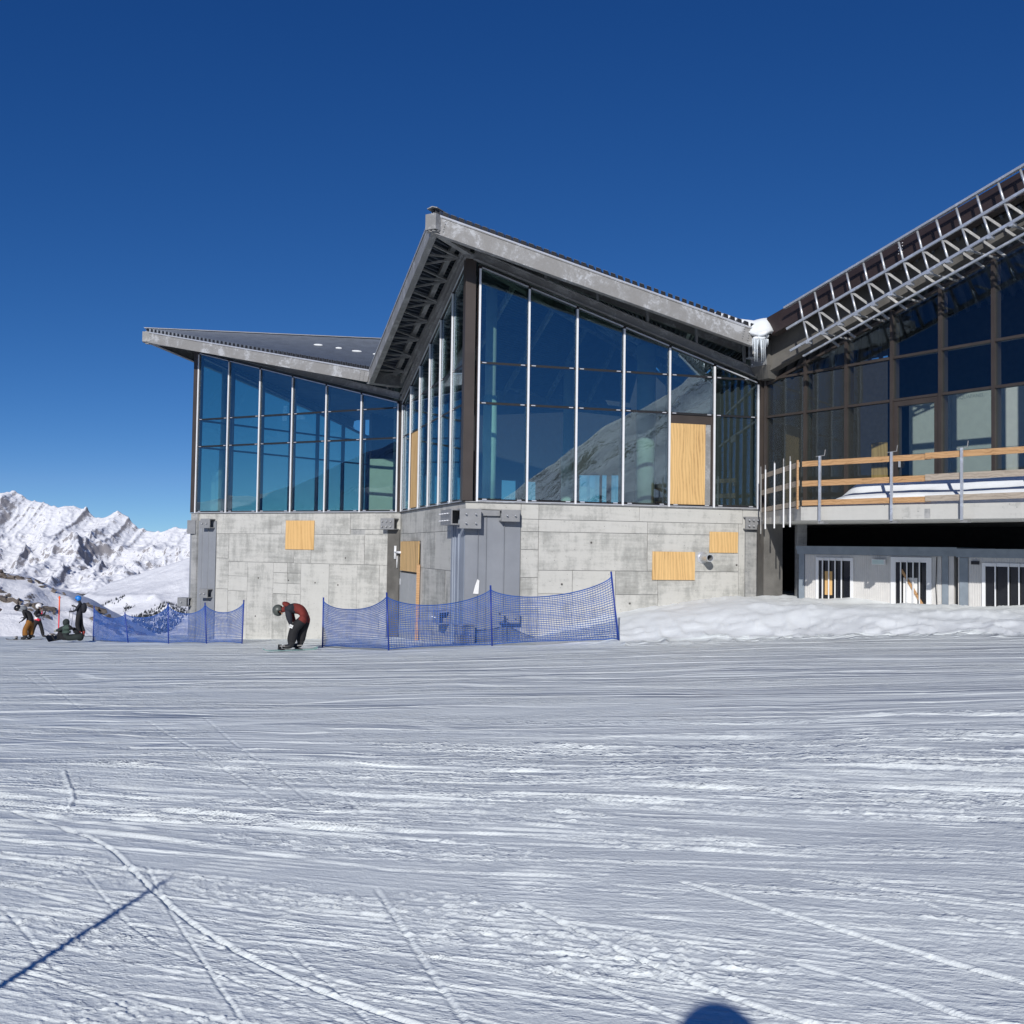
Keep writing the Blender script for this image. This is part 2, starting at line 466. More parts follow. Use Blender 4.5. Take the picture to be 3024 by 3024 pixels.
TRACKS = {
    't1': ([(-3.82, 7.61), (-2.96, 6.74), (-2.39, 6.12), (-2.02, 5.51), (-1.82, 5.21), (-1.47, 4.72), (-1.14, 4.33), (-0.70, 3.87), (-0.20, 3.46), (0.3, 3.1)], 0.034, 0.030),
    't2': ([(-2.03, 5.69), (-1.77, 5.17), (-1.56, 4.78), (-1.30, 4.32), (-1.15, 4.04), (-0.98, 3.74), (-0.90, 3.58), (-0.8, 3.3)], 0.028, 0.016),
    't3': ([(-2.02, 4.24), (-1.90, 4.18), (-1.70, 4.05), (-1.48, 3.90), (-1.31, 3.71)], 0.035, 0.014),
    't4': ([(-0.66, 5.08), (-0.47, 4.51), (-0.32, 4.06), (-0.19, 3.69), (-0.10, 3.45), (0, 3.1)], 0.04, 0.016),
    't5': ([(0.04, 4.70), (0.42, 4.09), (0.74, 3.64), (1.07, 3.27), (1.3, 3.0)], 0.034, 0.024),
    't6': ([(0.81, 4.79), (1.10, 4.35), (1.44, 3.89), (1.78, 3.49), (2.1, 3.1)], 0.036, 0.024),
    't7': ([(-4.40, 12.18), (-2.84, 9.39), (-2.08, 7.95), (-1.51, 6.94)], 0.05, 0.018),
    't8': ([(-3.70, 12.17), (-2.63, 9.76), (-1.71, 7.83), (-1.26, 6.82)], 0.05, 0.014),
    't9': ([(-1.60, 8.33), (-1.25, 7.44), (-0.95, 6.64)], 0.05, 0.014),
    't10': ([(-3.95, 8.96), (-3.62, 8.3), (-3.30, 7.7), (-3.18, 7.27)], 0.045, -0.028),
    't11': ([(1.31, 4.68), (1.76, 4.36), (2.11, 4.13), (2.6, 3.8)], 0.03, 0.022),
    't12': ([(0.88, 4.73), (1.22, 4.55), (1.73, 4.30), (2.08, 4.07), (2.6, 3.7)], 0.025, 0.018),
    't15': ([(-2.46, 5.80), (-2.07, 5.18), (-1.91, 4.95), (-1.64, 4.58), (-1.33, 4.29), (-1.06, 4.03), (-0.74, 3.76), (-0.45, 3.51), (0, 3.2)], 0.028, 0.013),
    't17': ([(0.14, 3.97), (0.37, 3.74), (0.54, 3.51), (0.73, 3.31), (0.9, 3.1)], 0.03, 0.016),
    't18': ([(-0.94, 4.36), (-0.82, 4.15), (-0.64, 3.89), (-0.43, 3.50)], 0.03, 0.012),
    't19': ([(-3.09, 6.41), (-2.67, 6.16), (-2.38, 5.98)], 0.03, 0.016),
    't20': ([(-1.78, 5.28), (-1.52, 5.09), (-1.26, 4.86)], 0.03, 0.016),
    't21': ([(1.42, 4.70), (1.70, 4.39), (1.83, 4.03), (1.97, 3.85)], 0.03, 0.014),
    't22': ([(-6.26, 12.39), (-4.54, 10.77), (-3.16, 9.59), (-1.99, 8.46)], 0.05, 0.014),
    't23': ([(-1.34, 9.01), (-0.27, 7.94), (0.73, 7.27), (1.77, 6.58)], 0.05, 0.014),
    't24': ([(-10.61, 22.41), (-7.23, 16.33), (-5.78, 13.69)], 0.07, 0.02),
    't25': ([(-12.60, 25.32), (-8.33, 17.87), (-6.91, 15.73)], 0.07, 0.02),
    't26': ([(-1.95, 8.90), (-0.81, 7.98), (0.03, 7.51)], 0.04, 0.014),
    't27': ([(-2.54, 5.08), (-2.18, 4.65), (-1.99, 4.37), (-1.82, 4.20)], 0.035, 0.012),
    't28': ([(1.08, 3.79), (1.32, 3.56), (1.46, 3.35), (1.54, 3.18)], 0.04, 0.016),
    't29': ([(1.38, 3.44), (1.49, 3.29), (1.63, 3.19)], 0.04, 0.014),
}
def smooth_line(p, n=3):
    p = np.array(p)
    for _ in range(n):
        q = [p[0]]
        for a, b in zip(p[:-1], p[1:]): q += [a * .75 + b * .25, a * .25 + b * .75]
        q.append(p[-1]); p = np.array(q)
    return p
def g_detail(X, Y):
    z = np.zeros_like(X)
    amp = sstep(70, 40, np.hypot(X, Y))
    rng = np.random.RandomState(3)
    # broad undulation
    z += 0.05 * fbm(X * 0.22, Y * 0.35, 3, 21)
    # scraped patches (smooth) against crumbly patches
    patch = sstep(-0.15, 0.35, fbm(X * 0.55 + 3, Y * 1.1, 3, 33))
    far = sstep(4, 14, Y)
    # slanting flow of the crumbs: along X far away, dropping to the right close by
    a = -0.42
    U = X * np.cos(a) + Y * np.sin(a); V = -X * np.sin(a) + Y * np.cos(a)
    p2 = sstep(0.0, 0.35, fbm(U * 0.8 - 7, V * 2.6 + 2, 4, 34))
    nr = sstep(11, 6, Y); md = sstep(5, 9, Y) * sstep(24, 14, Y)
    z += nr * (0.0006 + 0.0030 * patch) * fbm(U * 5.0, V * 15.0, 4, 44, 0.62)
    gr = np.maximum(0, fbm(U * 17, V * 34, 3, 45, 0.7) + 0.05)                      # granular crumbs
    z += nr * 0.016 * (p2 * 0.9 + 0.10) * gr
    z += md * (0.002 + 0.007 * p2) * fbm(U * 2.6, V * 7.0, 3, 49, 0.6)
    gr2 = np.maximum(0, fbm(U * 1.2, V * 4.2, 2, 46, 0.6) - 0.10)
    z += 0.010 * sstep(-0.1, 0.3, fbm(U * 0.35 + 9, V * 0.7, 3, 48)) * gr2 * far
    z += 0.008 * fbm(U * 0.30, V * 1.5, 2, 47) * far
    # groomer corduroy left over in a few patches
    cor = sstep(0.30, 0.46, fbm(X * 0.8 - 8, Y * 1.5 + 4, 2, 51)) * sstep(7.5, 5.5, Y)
    cr = np.maximum(0, np.sin(V * 2 * math.pi / 0.060 + 1.2 * fbm(U * 1.5, V * 2, 2, 53)))
    z += 0.0065 * cor * cr * (0.6 + 0.8 * vnoise(U * 9, V * 9, 54))
    # ski and board tracks running across the slope
    for k in range(620):
        y0 = 1.0 / rng.uniform(1 / 9.0, 1 / 3.6)
        if y0 < 6.0 and rng.rand() < .66: continue
        x0 = rng.uniform(-0.62, 0.62) * y0
        m0 = -(0.0935 - .0015 * y0) * y0 / (1.55 + .012 * y0 + .0008 * y0 * y0)
        L = rng.uniform(0.25, 2.3) ** 1.4 * (0.15 + y0 / 9); m = m0 + rng.normal(-0.05, 0.05) - 0.45 * max(0, 1 - y0 / 9.5) * rng.uniform(.2, 1.5); cv = rng.uniform(-.006, .004)
        w = rng.uniform(0.0035, 0.009) * max(1.0, y0 / 3.6) * (1 + .6 * min(1, max(0, y0 - 8) / 10)); w = max(w, 1.0 * min(.115, .00048 * y0 * y0)); dp = w * rng.uniform(.18, .45) * (1 - .5 * min(1, max(0, (y0 - 6) / 3)))
        ya = y0 + m * L; yb = y0 - m * L; lo_ = min(ya, yb, y0) - 5 * w - .05; hi_ = max(ya, yb, y0) + 5 * w + .05
        xa, xb = x0 - L, x0 + L
        rmin = math.hypot(0 if xa * xb < 0 else min(abs(xa), abs(xb)), max(lo_, 0)); rmax = math.hypot(max(abs(xa), abs(xb)), hi_)
        i0, i1 = np.searchsorted(rr, [rmin, rmax]); lo_ = max(lo_, .5)
        aa = [math.atan2(q, w_) for q in (xa, xb) for w_ in (lo_, hi_)]
        j0, j1 = np.searchsorted(az_f, [min(aa), max(aa)])
        if i1 <= i0 or j1 <= j0: continue
        x = X[i0:i1, j0:j1]; y = Y[i0:i1, j0:j1]
        dd = (y - (y0 + m * (x - x0) + cv * (x - x0) ** 2)) / w; e = sstep(1, 0.7, np.abs(x - x0) / L) * (0.55 + 0.9 * vnoise(x * 3 / max(1, y0 / 6), y * 0 + k, 91))
        z[i0:i1, j0:j1] += e * (dp * np.exp(-np.clip((dd - 1.2) ** 2 * 1.4, 0, 40)) - dp * 0.8 * np.exp(-np.clip((dd + 0.5) ** 2 * 1.1, 0, 40)))
    for key, (pl, w, dp) in TRACKS.items():
        pl = smooth_line(pl)
        bb = (X > pl[:, 0].min() - .2) & (X < pl[:, 0].max() + .2) & (Y > pl[:, 1].min() - .2) & (Y < pl[:, 1].max() + .2)
        x = X[bb]; y = Y[bb]
        b = np.full(x.shape, 1e9); s = np.zeros_like(x); fr = np.zeros_like(x)
        for i in range(len(pl) - 1):
            A = pl[i]; D = pl[i + 1] - A; l2 = D @ D + 1e-12
            t = np.clip(((x - A[0]) * D[0] + (y - A[1]) * D[1]) / l2, 0, 1)
            ex = x - A[0] - t * D[0]; ey = y - A[1] - t * D[1]; d = np.hypot(ex, ey)
            up = d < b
            b = np.where(up, d, b); s = np.where(up, np.sign(ex * D[1] - ey * D[0]), s); fr = np.where(up, (i + t) / (len(pl) - 1), fr)
        k_ = 1.0 if key in ('t1', 't5', 't6', 't10') else 0.92
        w = w * .32 * k_; dp = dp * .34 * k_
        dd = -b * s / w
        e = sstep(0, 0.10, fr) * sstep(1.0, 0.92, fr) * (0.75 + 0.3 * vnoise(fr * 14, fr * 0 + 3, 92))
        crumb = 0.85 + 0.30 * vnoise(x * 55, y * 55, 77)
        z[bb] += e * (0.55 * dp * crumb * np.exp(-(dd - 1.5) ** 2 * 1.1) + 0.3 * dp * crumb * np.exp(-(dd + 2.0) ** 2 * 1.2) - dp * 1.35 * np.exp(-(dd + 0.1) ** 2 * 1.0))
    # churned blocks at the foot of the bank and by the nets
    yc = np.interp(X, BKX, BKY); s = Y - yc
    ch = sstep(-4.8, -2.6, s) * sstep(-0.6, -1.8, s) * sstep(0.5, 2.5, X)
    z += ch * 0.10 * ridged(X * 2.2, Y * 2.2, 4, 61)
    bank = sstep(-2.5, -0.5, s) * sstep(0.5, 2.5, X)
    z += bank * (0.09 * fbm(X * 0.8, Y * 1.0, 3, 62) + 0.05 * ridged(X * 1.7, Y * 1.2, 3, 63) + 0.03 * ridged(X * 4.5, Y * 4.0, 3, 64) * sstep(-0.1, .3, fbm(X * .6, Y * .9, 2, 65)))
    return z * amp

az_f = np.radians(np.linspace(-31.5, 31.5, 1000))
az_c = np.radians(np.linspace(31.5, 328.5, 74))[1:-1]
AZ = np.concatenate([az_f, az_c])
py = np.linspace(1075, 614, 640)
rr = 1.52 / ((py - 549.0) / 999.0 - 0.058)
rr = rr[rr > 2.6]; rr = rr[rr < 62]
rr = np.concatenate([[0.02, 0.5, 1.0, 1.5, 2.0, 2.3], np.clip(rr, 2.5, 62), [63.5, 66, 70]])
rr = np.unique(rr)
# keep steps below 0.35 m far out
ext = [rr[0]]
for r_ in rr[1:]:
    n_ = int(math.ceil((r_ - ext[-1]) / (0.2 if r_ < 42 else 0.4))) if r_ > 3 else 1
    ext += list(np.linspace(ext[-1], r_, n_ + 1)[1:])
rr = np.array(ext)
RR, AA = np.meshgrid(rr, AZ, indexing='ij')
GX = RR * np.sin(AA); GY = RR * np.cos(AA)
GZ = g_macro(GX, GY)
front = (GY > 2.2)
GZ = GZ + np.where(front, g_detail(GX, np.maximum(GY, 2.0)), 0.02 * fbm(GX, GY, 3, 9))
piste = grid_mesh('snow_piste', GX, GY, GZ, M['snow_fine'], closed=True, kind='structure', label='tracked snow piste in front of the building')
piste.data.materials.append(M['snow'])          # loose snow of the ploughed bank
_on = ((GY - np.interp(GX, BKX, BKY) > -2.7 + 0.5 * fbm(GX * .5, GY * .5, 2, 6)) & (GX > 0.6) & (GY > 0)).astype(np.int32)[:-1, :]
piste.data.polygons.foreach_set('material_index', _on.ravel())
def gz(x, y):
    i = int(np.clip(np.searchsorted(rr, math.hypot(x, y)), 1, len(rr) - 1)); a = math.atan2(x, y)
    j = int(np.clip(round((a - az_f[0]) / (az_f[1] - az_f[0])), 0, len(az_f) - 1))
    return float(GZ[i, j])

# ------------------------------------------------------------------ far land
def m_mountain(name, rock, rock2, thr, scale, forest=None, snow=(0.84, 0.85, 0.88)):
    t = NT(name); v = t.coord(kind='Object')
    g = t.n('NewGeometry'); sp = t.n('SeparateXYZ'); t.set(sp.inputs[0], g.outputs['Normal'])
    n1 = t.noise(v, scale, 9, 0.68); n2 = t.noise(v, scale * 6, 7, 0.7)
    f = t.math('ADD', sp.outputs['Z'], t.math('MULTIPLY_ADD', n1, 0.55, -0.27))
    f = t.math('ADD', f, t.math('MULTIPLY_ADD', n2, 0.9, -0.45))
    sn = t.ramp(f, [(thr - 0.05, 0.0), (thr + 0.05, 1.0)])
    rc = t.mix(n2, rock, rock2)
    c = t.mix(sn, rc, snow)
    nm = t.bump(t.math('ADD', n1, t.math('MULTIPLY', n2, 0.4)), 0.6, 0.15 / scale)
    return t.pbr(c, 0.8, 0, nm, 0.1)
M['alps'] = m_mountain('alpine_face', (0.20, 0.20, 0.22), (0.42, 0.39, 0.38), 0.655, 0.022)
M['spur'] = m_mountain('snowy_spur', (0.09, 0.09, 0.10), (0.20, 0.19, 0.19), 0.62, 0.012)
M['hill'] = m_mountain('rocky_snow_slope', (0.085, 0.07, 0.06), (0.24, 0.20, 0.165), 0.66, 0.30)
M['forest'] = plain('dark_conifers', (0.022, 0.028, 0.035), 0.9, var=0.4, scale=0.05)
M['rock'] = plain('brown_grey_rock', (0.13, 0.11, 0.095), 0.9, var=0.35, scale=2.0, bump=0.5, bscale=4)

def hor(x): return 1599.2 + 0.01462 * x
RDG = [(-900, 1400), (-500, 1430), (-200, 1470), (-60, 1440), (0, 1453), (38, 1447), (78, 1470), (100, 1476), (121, 1482), (149, 1493), (174, 1492), (217, 1488), (255, 1499), (280, 1520), (310, 1523),
       (330, 1512), (345, 1507), (376, 1524), (413, 1555), (435, 1561), (478, 1566), (500, 1556), (516, 1551), (535, 1556), (559, 1563), (620, 1560), (700, 1575), (1000, 1560), (1700, 1540), (2600, 1560), (3600, 1530)]
D1 = 9000.0
rx = np.array([(p[0] - 1512) / 2950 * D1 for p in RDG]); rz = np.array([(hor(p[0]) - p[1]) / 2950 * D1 for p in RDG])
xs = np.concatenate([np.linspace(-8000, -5200, 60), np.linspace(-5190, -2400, 430), np.linspace(-2380, 9000, 60)])
ts = np.linspace(0, 1.12, 230)
TT, XX = np.meshgrid(ts, xs, indexing='ij')
YY = 6600 + TT * 2400
rid = np.interp(XX, rx, rz) + 42 * (ridged(XX / 130, XX * 0 + 2.2, 5, 19, 0.62) - 0.45)
sp_ = ridged(XX / 430 + 0.5 * YY / 900, YY / 1500 + 1.3, 6, 5, 0.60)
sp2 = ridged((XX - 0.6 * YY) / 620, (YY + 0.3 * XX) / 900, 6, 15, 0.6)
tt = np.clip(TT, 0, 1)
base = -330 + (rid + 330) * (0.25 * tt + 0.75 * tt ** 1.7)
env = np.sin(np.clip(TT, 0, 1) * math.pi) ** 0.8
ZZ = base + env * (230 * (sp_ - 0.45) + 170 * (sp2 - 0.4)) + 26 * (ridged(XX / 95 + YY / 300, YY / 160, 4, 8, 0.6) - 0.4) * (0.3 + env) + 9 * fbm(XX / 28, YY / 28, 3, 12)
ZZ = np.where(TT > 1, rid - (TT - 1) * 2600 + 10 * fbm(XX / 70, YY / 70, 3, 9), ZZ)
lim = rid / D1 * YY - 14            # faces stay below the skyline of the main ridge
ZZ = np.where((TT < 0.98) & (ZZ > lim), lim + 0.12 * (ZZ - lim) - 4, ZZ)
grid_mesh('mountain_range', XX, YY, ZZ, M['alps'], kind='structure', label='snow covered alpine mountain range on the horizon')

SPR = [(-400, 1760), (0, 1800), (200, 1790), (285, 1748), (340, 1716), (420, 1692), (500, 1667), (559, 1650), (640, 1635), (900, 1640), (1600, 1640)]
D2 = 4000.0
sx = np.array([(p[0] - 1512) / 2950 * D2 for p in SPR]); sz = np.array([(hor(p[0]) - p[1]) / 2950 * D2 for p in SPR])
xs = np.concatenate([np.linspace(-3400, -2150, 40), np.linspace(-2140, -900, 240), np.linspace(-880, 1500, 30)])
ts = np.linspace(0, 1.15, 130)
TT, XX = np.meshgrid(ts, xs, indexing='ij'); YY = 2900 + TT * 1100
def spur_z(XX, YY):
    TT = (YY - 2900) / 1100
    cr = np.interp(XX, sx, sz); tt = np.clip(TT, 0, 1)
    ZZ = -330 + (cr + 330) * (0.55 * tt + 0.45 * tt ** 2)
    env = np.sin(tt * math.pi)
    ZZ = ZZ + env * 46 * (ridged((XX + 0.7 * YY) / 420, (YY - 0.6 * XX) / 700, 4, 25) - 0.4) + 4 * fbm(XX / 40, YY / 40, 3, 26)
    return np.where(TT > 1, cr - (TT - 1) * 700, ZZ)
grid_mesh('mountain_spur', XX, YY, spur_z(XX, YY), M['spur'], kind='structure', label='snowy mountain shoulder above the valley forest')
# conifers on the lower spur: one far-off wood
rng = np.random.RandomState(11)
mb = MB()
fx = rng.uniform(-1800, -1080, 16000); fy = rng.uniform(3150, 3950, 16000)
fn = fbm(fx / 110.0, fy / 170.0, 3, 70) + 0.42 - (fy - 3100) / 560
sel = np.where(fn > rng.uniform(0.0, 0.30, 16000))[0][:5200]
fz = spur_z(fx, fy)
for k in sel:
    x, y, z = fx[k], fy[k], fz[k]; h = rng.uniform(5, 10); r_ = h * 0.34; a0 = rng.uniform(0, 6.28)
    p = [(x + r_ * math.cos(a0 + q * 2.094), y + r_ * math.sin(a0 + q * 2.094), z - 2) for q in range(3)] + [(x, y, z + h)]
    mb.add(p, [(0, 1, 3), (1, 2, 3), (2, 0, 3)])
mb.build('conifer_forest', M['forest'], None, kind='stuff', label='dark conifer forest on the far lower slope', cat='forest')

# near hill at the edge of the piste
HX = np.array([-95, -75, -60, -51, -48.1, -45.5, -43.9, -41.8, -40.2, -37.7, -34, -30, -24])
HZ = np.array([6, 1.5, -1.6, -3.1, -3.6, -5.0, -5.4, -6.3, -7.3, -8.6, -10.5, -14, -22])
xs = np.linspace(-95, -24, 330); ys = np.concatenate([np.linspace(62, 100, 170), np.linspace(100.5, 150, 70)])
YY, XX = np.meshgrid(ys, xs, indexing='ij')
def hill_z(XX, YY):
    zc = np.interp(XX * 100 / YY, HX, HZ) * np.maximum(YY / 100, 1)
    s = 100 - YY
    flat = 17 * sstep(-52, -46, XX)
    dn = np.where(s > 0, 0.42 * s - 0.9 * (1 - np.exp(-s / 3.0)), np.where(-s < flat, -0.055 * -s, -0.055 * flat + 0.5 * (-s - flat)))
    rough = 0.55 * sstep(0, 1.5, s) * sstep(16, 5, s) * ridged(XX / 2.6, YY / 2.6, 4, 81)
    return zc - dn + rough + 0.35 * fbm(XX / 6, YY / 6, 3, 82) * sstep(0, 4, s)
grid_mesh('snow_hill', XX, YY, hill_z(XX, YY), M['hill'], kind='structure', label='snowy hillside with bare rocks beyond the piste edge')
mb = MB()
for k in range(1100):
    x = rng.uniform(-60, -34); s = abs(rng.normal(0, 4.8)) + 0.3; y = 100 - s
    n = float(fbm(np.array([x / 5.0]), np.array([y / 4.0]), 2, 90)[0])
    if n < rng.uniform(-0.25, 0.3): continue
    z = float(hill_z(np.array([x]), np.array([y]))[0]); r_ = rng.uniform(0.10, 0.42) * (1.7 if n > 0.3 else 1)
    vs_ = []
    for q in range(9):
        d = rng.normal(size=3); d /= np.linalg.norm(d); vs_.append(Vector((x + d[0] * r_ * 1.5, y + d[1] * r_, z + d[2] * r_ * 0.7)))
    bm = bmesh.new()
    for q in vs_: bm.verts.new(q)
    h_ = bmesh.ops.convex_hull(bm, input=bm.verts)
    bm.verts.index_update()
    mb.add([tuple(q.co) for q in bm.verts], [tuple(q.index for q in f.verts) for f in bm.faces]); bm.free()
mb.build('rocks', M['rock'], None, kind='stuff', label='brown boulders poking through the snow of the hillside', cat='rocks')

# valley sheet out to the horizon
rad = np.array([80, 300, 900, 2500, 6000, 9000, 12500.0]); th = np.linspace(0, 2 * math.pi, 73)[:-1]
RR, AA = np.meshgrid(rad, th, indexing='ij')
zz = np.interp(RR, [80, 300, 900, 2500, 60000], [-40, -120, -260, -360, -420])
grid_mesh('valley_ground', RR * np.sin(AA), RR * np.cos(AA), zz, M['spur'], closed=True, kind='structure', label='snowy valley floor')
# slopes around and behind the photographer, mirrored in the panes
EA = np.radians([-95, -85, -71, -60, -48, -30, -12, 5, 22, 29, 31, 32.7, 36.3, 39, 41, 48, 58, 75, 95])
EE = [3.0, 2.0, 3.0, 8.5, 9.5, 6.0, 4.0, 1.5, 0.8, 1.0, 3.2, 4.6, 7.2, 8.8, 9.8, 14.0, 17.0, 15.0, 10.0]
an = np.radians(np.linspace(-95, 95, 380)); rd = np.concatenate([np.linspace(120, 620, 90), np.linspace(640, 1000, 12)])
RR, AA = np.meshgrid(rd, an, indexing='ij')
el = np.interp(AA, EA, EE)
t_ = np.clip((RR - 120) / 500, 0, 1)
crest = np.tan(np.radians(el)) * 620
ZZ = -14 + (crest + 14) * t_ ** 1.15
env = np.sin(t_ * math.pi) ** 0.7
XX = RR * np.sin(AA); YY = -RR * np.cos(AA)
ZZ = ZZ + env * (20 * (ridged(XX / 120, YY / 120, 5, 95) - 0.55)) + 3 * fbm(XX / 25, YY / 25, 4, 96) * (0.3 + 0.7 * t_)
ZZ = np.where(RR > 620, crest - (RR - 620) * 0.5, ZZ)
M['back'] = m_mountain('craggy_snow_slope', (0.05, 0.05, 0.045), (0.14, 0.13, 0.115), 0.74, 0.08)
grid_mesh('mountain_slope', XX, YY, ZZ, M['back'], kind='structure', label='craggy snow slope behind the photographer')

# ================================================================== the building
P0 = Vector((-12.31, 38.30)); P1 = Vector((-3.776, 33.957)); P2 = Vector((-1.184, 25.454)); P3 = Vector((6.914, 27.62))
P4 = P3 + Vector((.5565, -.831)) * 8.9
B0 = P0 + Vector((.63, .777)) * 9.2
SILL, TR1, TR2 = 1.20, 3.74, 4.78
class Wall:
    def __init__(s, A, B):
        s.A = A; s.B = B; s.L = (B - A).length; s.d = (B - A).normalized(); s.n = Vector((s.d.y, -s.d.x))
        s.d3 = Vector((s.d.x, s.d.y, 0)); s.n3 = Vector((s.n.x, s.n.y, 0))
    def pt(s, u, z, o=0.0):
        p = s.A + s.d * u + s.n * o
        return Vector((p.x, p.y, z))
    def box(s, mb, u0, u1, z0, z1, o0, o1):
        mb.hexa([s.pt(u0, z0, o0), s.pt(u1, z0, o0), s.pt(u1, z0, o1), s.pt(u0, z0, o1),
                 s.pt(u0, z1, o0), s.pt(u1, z1, o0), s.pt(u1, z1, o1), s.pt(u0, z1, o1)]); return mb
    def slab(s, mb, poly, o0, o1):   # poly of (u,z)
        mb.prism([s.pt(u, z, o0) for u, z in poly], s.n3 * (o1 - o0)); return mb
    def bar(s, mb, a, b, w, h):      # a,b = (u,z,off)
        mb.bar(s.pt(*a), s.pt(*b), w, h); return mb
W01 = Wall(P0, P1); W12 = Wall(P1, P2); W23 = Wall(P2, P3); W34 = Wall(P3, P4); WB0 = Wall(B0, P0)

pav_l = empty('glazed_pavilion', (P0.x, P0.y, -3.5), 'far glazed pavilion with pointed overhanging roof whose dark ribbed top is in view', 'building', 'folded roof wings of the mountain station')
pav_c = empty('glazed_pavilion', (P2.x, P2.y, -2.5), 'near glazed pavilion with tallest roof peak and mottled galvanised eave beam', 'building', 'folded roof wings of the mountain station')
wing = empty('station_wing', (P3.x, P3.y, -2.2), 'brown framed station wing with scaffold-like galvanised lattice below its unfinished eave', 'building', 'folded roof wings of the mountain station')

def clip_top(poly, t):   # keep z <= t(u), t linear
    out = []
    for i in range(len(poly)):
        a = poly[i]; b = poly[(i + 1) % len(poly)]
        fa = t(a[0]) - a[1]; fb = t(b[0]) - b[1]
        if fa >= 0: out.append(a)
        if (fa >= 0) != (fb >= 0):
            k = fa / (fa - fb); out.append((a[0] + (b[0] - a[0]) * k, a[1] + (b[1] - a[1]) * k))
    return out

def facade(W, root, us, top, glass, style='white', skip=(), cut=None, clips=True):
    """curtain wall: every pane, mullion, transom its own part"""
    rows = [SILL + 0.06, TR1, TR2, 20.0]
    fr = M['brown_dark'] if style == 'white' else M['brown']
    for i in range(len(us) - 1):
        u0, u1 = us[i], us[i + 1]
        for r in range(3):
            if (i, r) in skip: continue
            poly = clip_top([(u0 + .03, rows[r] + .03), (u1 - .03, rows[r] + .03), (u1 - .03, rows[r + 1] - .03), (u0 + .03, rows[r + 1] - .03)], lambda u: top(u) - .05)
            if len(poly) < 3: continue
            ar = abs(sum(poly[k][0] * poly[(k + 1) % len(poly)][1] - poly[(k + 1) % len(poly)][0] * poly[k][1] for k in range(len(poly)))) / 2
            if ar < 0.03: continue
            ka, kb = random.uniform(-.0035, .0035), random.uniform(-.003, .003); um, zm = (u0 + u1) / 2, sum(q[1] for q in poly) / len(poly)
            MB().prism([W.pt(u, z, -.012 + ka * (u - um) + kb * (z - zm)) for u, z in poly], W.n3 * .024).build('window_pane', glass, root)
        for zt in (TR1, TR2):     # transoms
            if (i, zt) in skip: continue
            if min(top(u0), top(u1)) < zt + 0.05 and max(top(u0), top(u1)) < zt + 0.15: continue
            ua, ub = u0 + .025, u1 - .025
            if top(ua) < zt or top(ub) < zt:
                k = (zt - top(ua)) / (top(ub) - top(ua)); um = ua + (ub - ua) * k
                if top(ua) < zt: ua = um
                else: ub = um
            mb = MB(); W.box(mb, ua, ub, zt - .03, zt + .03, -.13, .006 if style == 'white' else .05)
            o = mb.build('transom', M['black'] if style == 'white' else fr, root)
            if style == 'white' and clips:
                for uc in (ua + .12, ub - .12):
                    W.box(MB(), uc - .055, uc + .055, zt - .012, zt + .012, .004, .03).build('pressure_clip', M['silver'], o)
        # sill rail and sloping head rail of the bay
        mb = MB(); W.box(mb, u0 + .025, u1 - .025, SILL + .02, SILL + .075, -.13, .02)
        o = mb.build('sill_rail', M['black'] if style == 'white' else fr, root)
        if style == 'white' and clips:
            for uc in (u0 + .2, u1 - .2): W.box(MB(), uc - .06, uc + .06, SILL + .045, SILL + .075, .018, .04).build('pressure_clip', M['silver'], o)
            W.box(MB(), u0 + .02, u1 - .02, SILL + .008, SILL + .03, .02, .055).build('sill_trim', M['silver'], o)
        mb = MB(); W.bar(mb, (u0 + .02, top(u0 + .02), -.03), (u1 - .02, top(u1 - .02), -.03), .14, .07)
        o = mb.build('head_rail', fr, root)
        if style == 'white' and clips:
            mb = MB(); W.bar(mb, (u0 + .04, top(u0 + .04) - .02, .055), (u1 - .04, top(u1 - .04) - .02, .055), .025, .035); mb.build('head_cap', M['silver'], o)
    for i, u in enumerate(us):
        mb = MB()
        if style == 'white':
            W.box(mb, u - .03, u + .03, SILL + .01, top(u) + .04, -.17, -.014); W.box(mb, u - .024, u + .024, SILL + .01, top(u), -.014, .02)
            o = mb.build('mullion', fr, root)
            if clips:
                W.box(MB(), u - .025, u + .025, SILL + .0, top(u) - .06, .02, .062).build('mullion_cap', M['white_alu'], o)
        else:
            W.box(mb, u - .04, u + .04, SILL - .1, top(u) + .1, -.2, .07); mb.build('mullion', fr, root)

def lin(u0, z0, u1, z1): return lambda u: z0 + (z1 - z0) * (u - u0) / (u1 - u0)
us01 = [.24 + k * (9.41 - .24) / 6 for k in range(7)]
us12 = [.14 + k * (8.67 - .14) / 6 for k in range(7)]
us23 = [.28 + k * (8.23 - .28) / 6 for k in range(7)]
us34 = [.16, 1.52, 2.82, 4.15, 5.44, 6.73, 8.05]
top01 = lin(.23, 7.35, 9.34, 4.98); top12 = lin(.3, 4.95, 8.57, 7.38); top23 = lin(.24, 7.28, 8.2, 4.72); top34 = lin(.27, 4.68, 7.4, 6.82)
facade(W01, pav_l, us01, top01, M['glass'])
usb = [.25 + k * (8.95 - .25) / 6 for k in range(7)]
facade(WB0, pav_l, usb, lin(0, 4.95, 9.2, 7.35), M['glass'], clips=False)
facade(W12, pav_c, us12, top12, M['glass'], skip={(1, 0)})
facade(W23, pav_c, us23, top23, M['glass'], skip={(4, 0)})
facade(W34, wing, us34, top34, M['glass_wing'], style='brown', skip={(3, 0)})

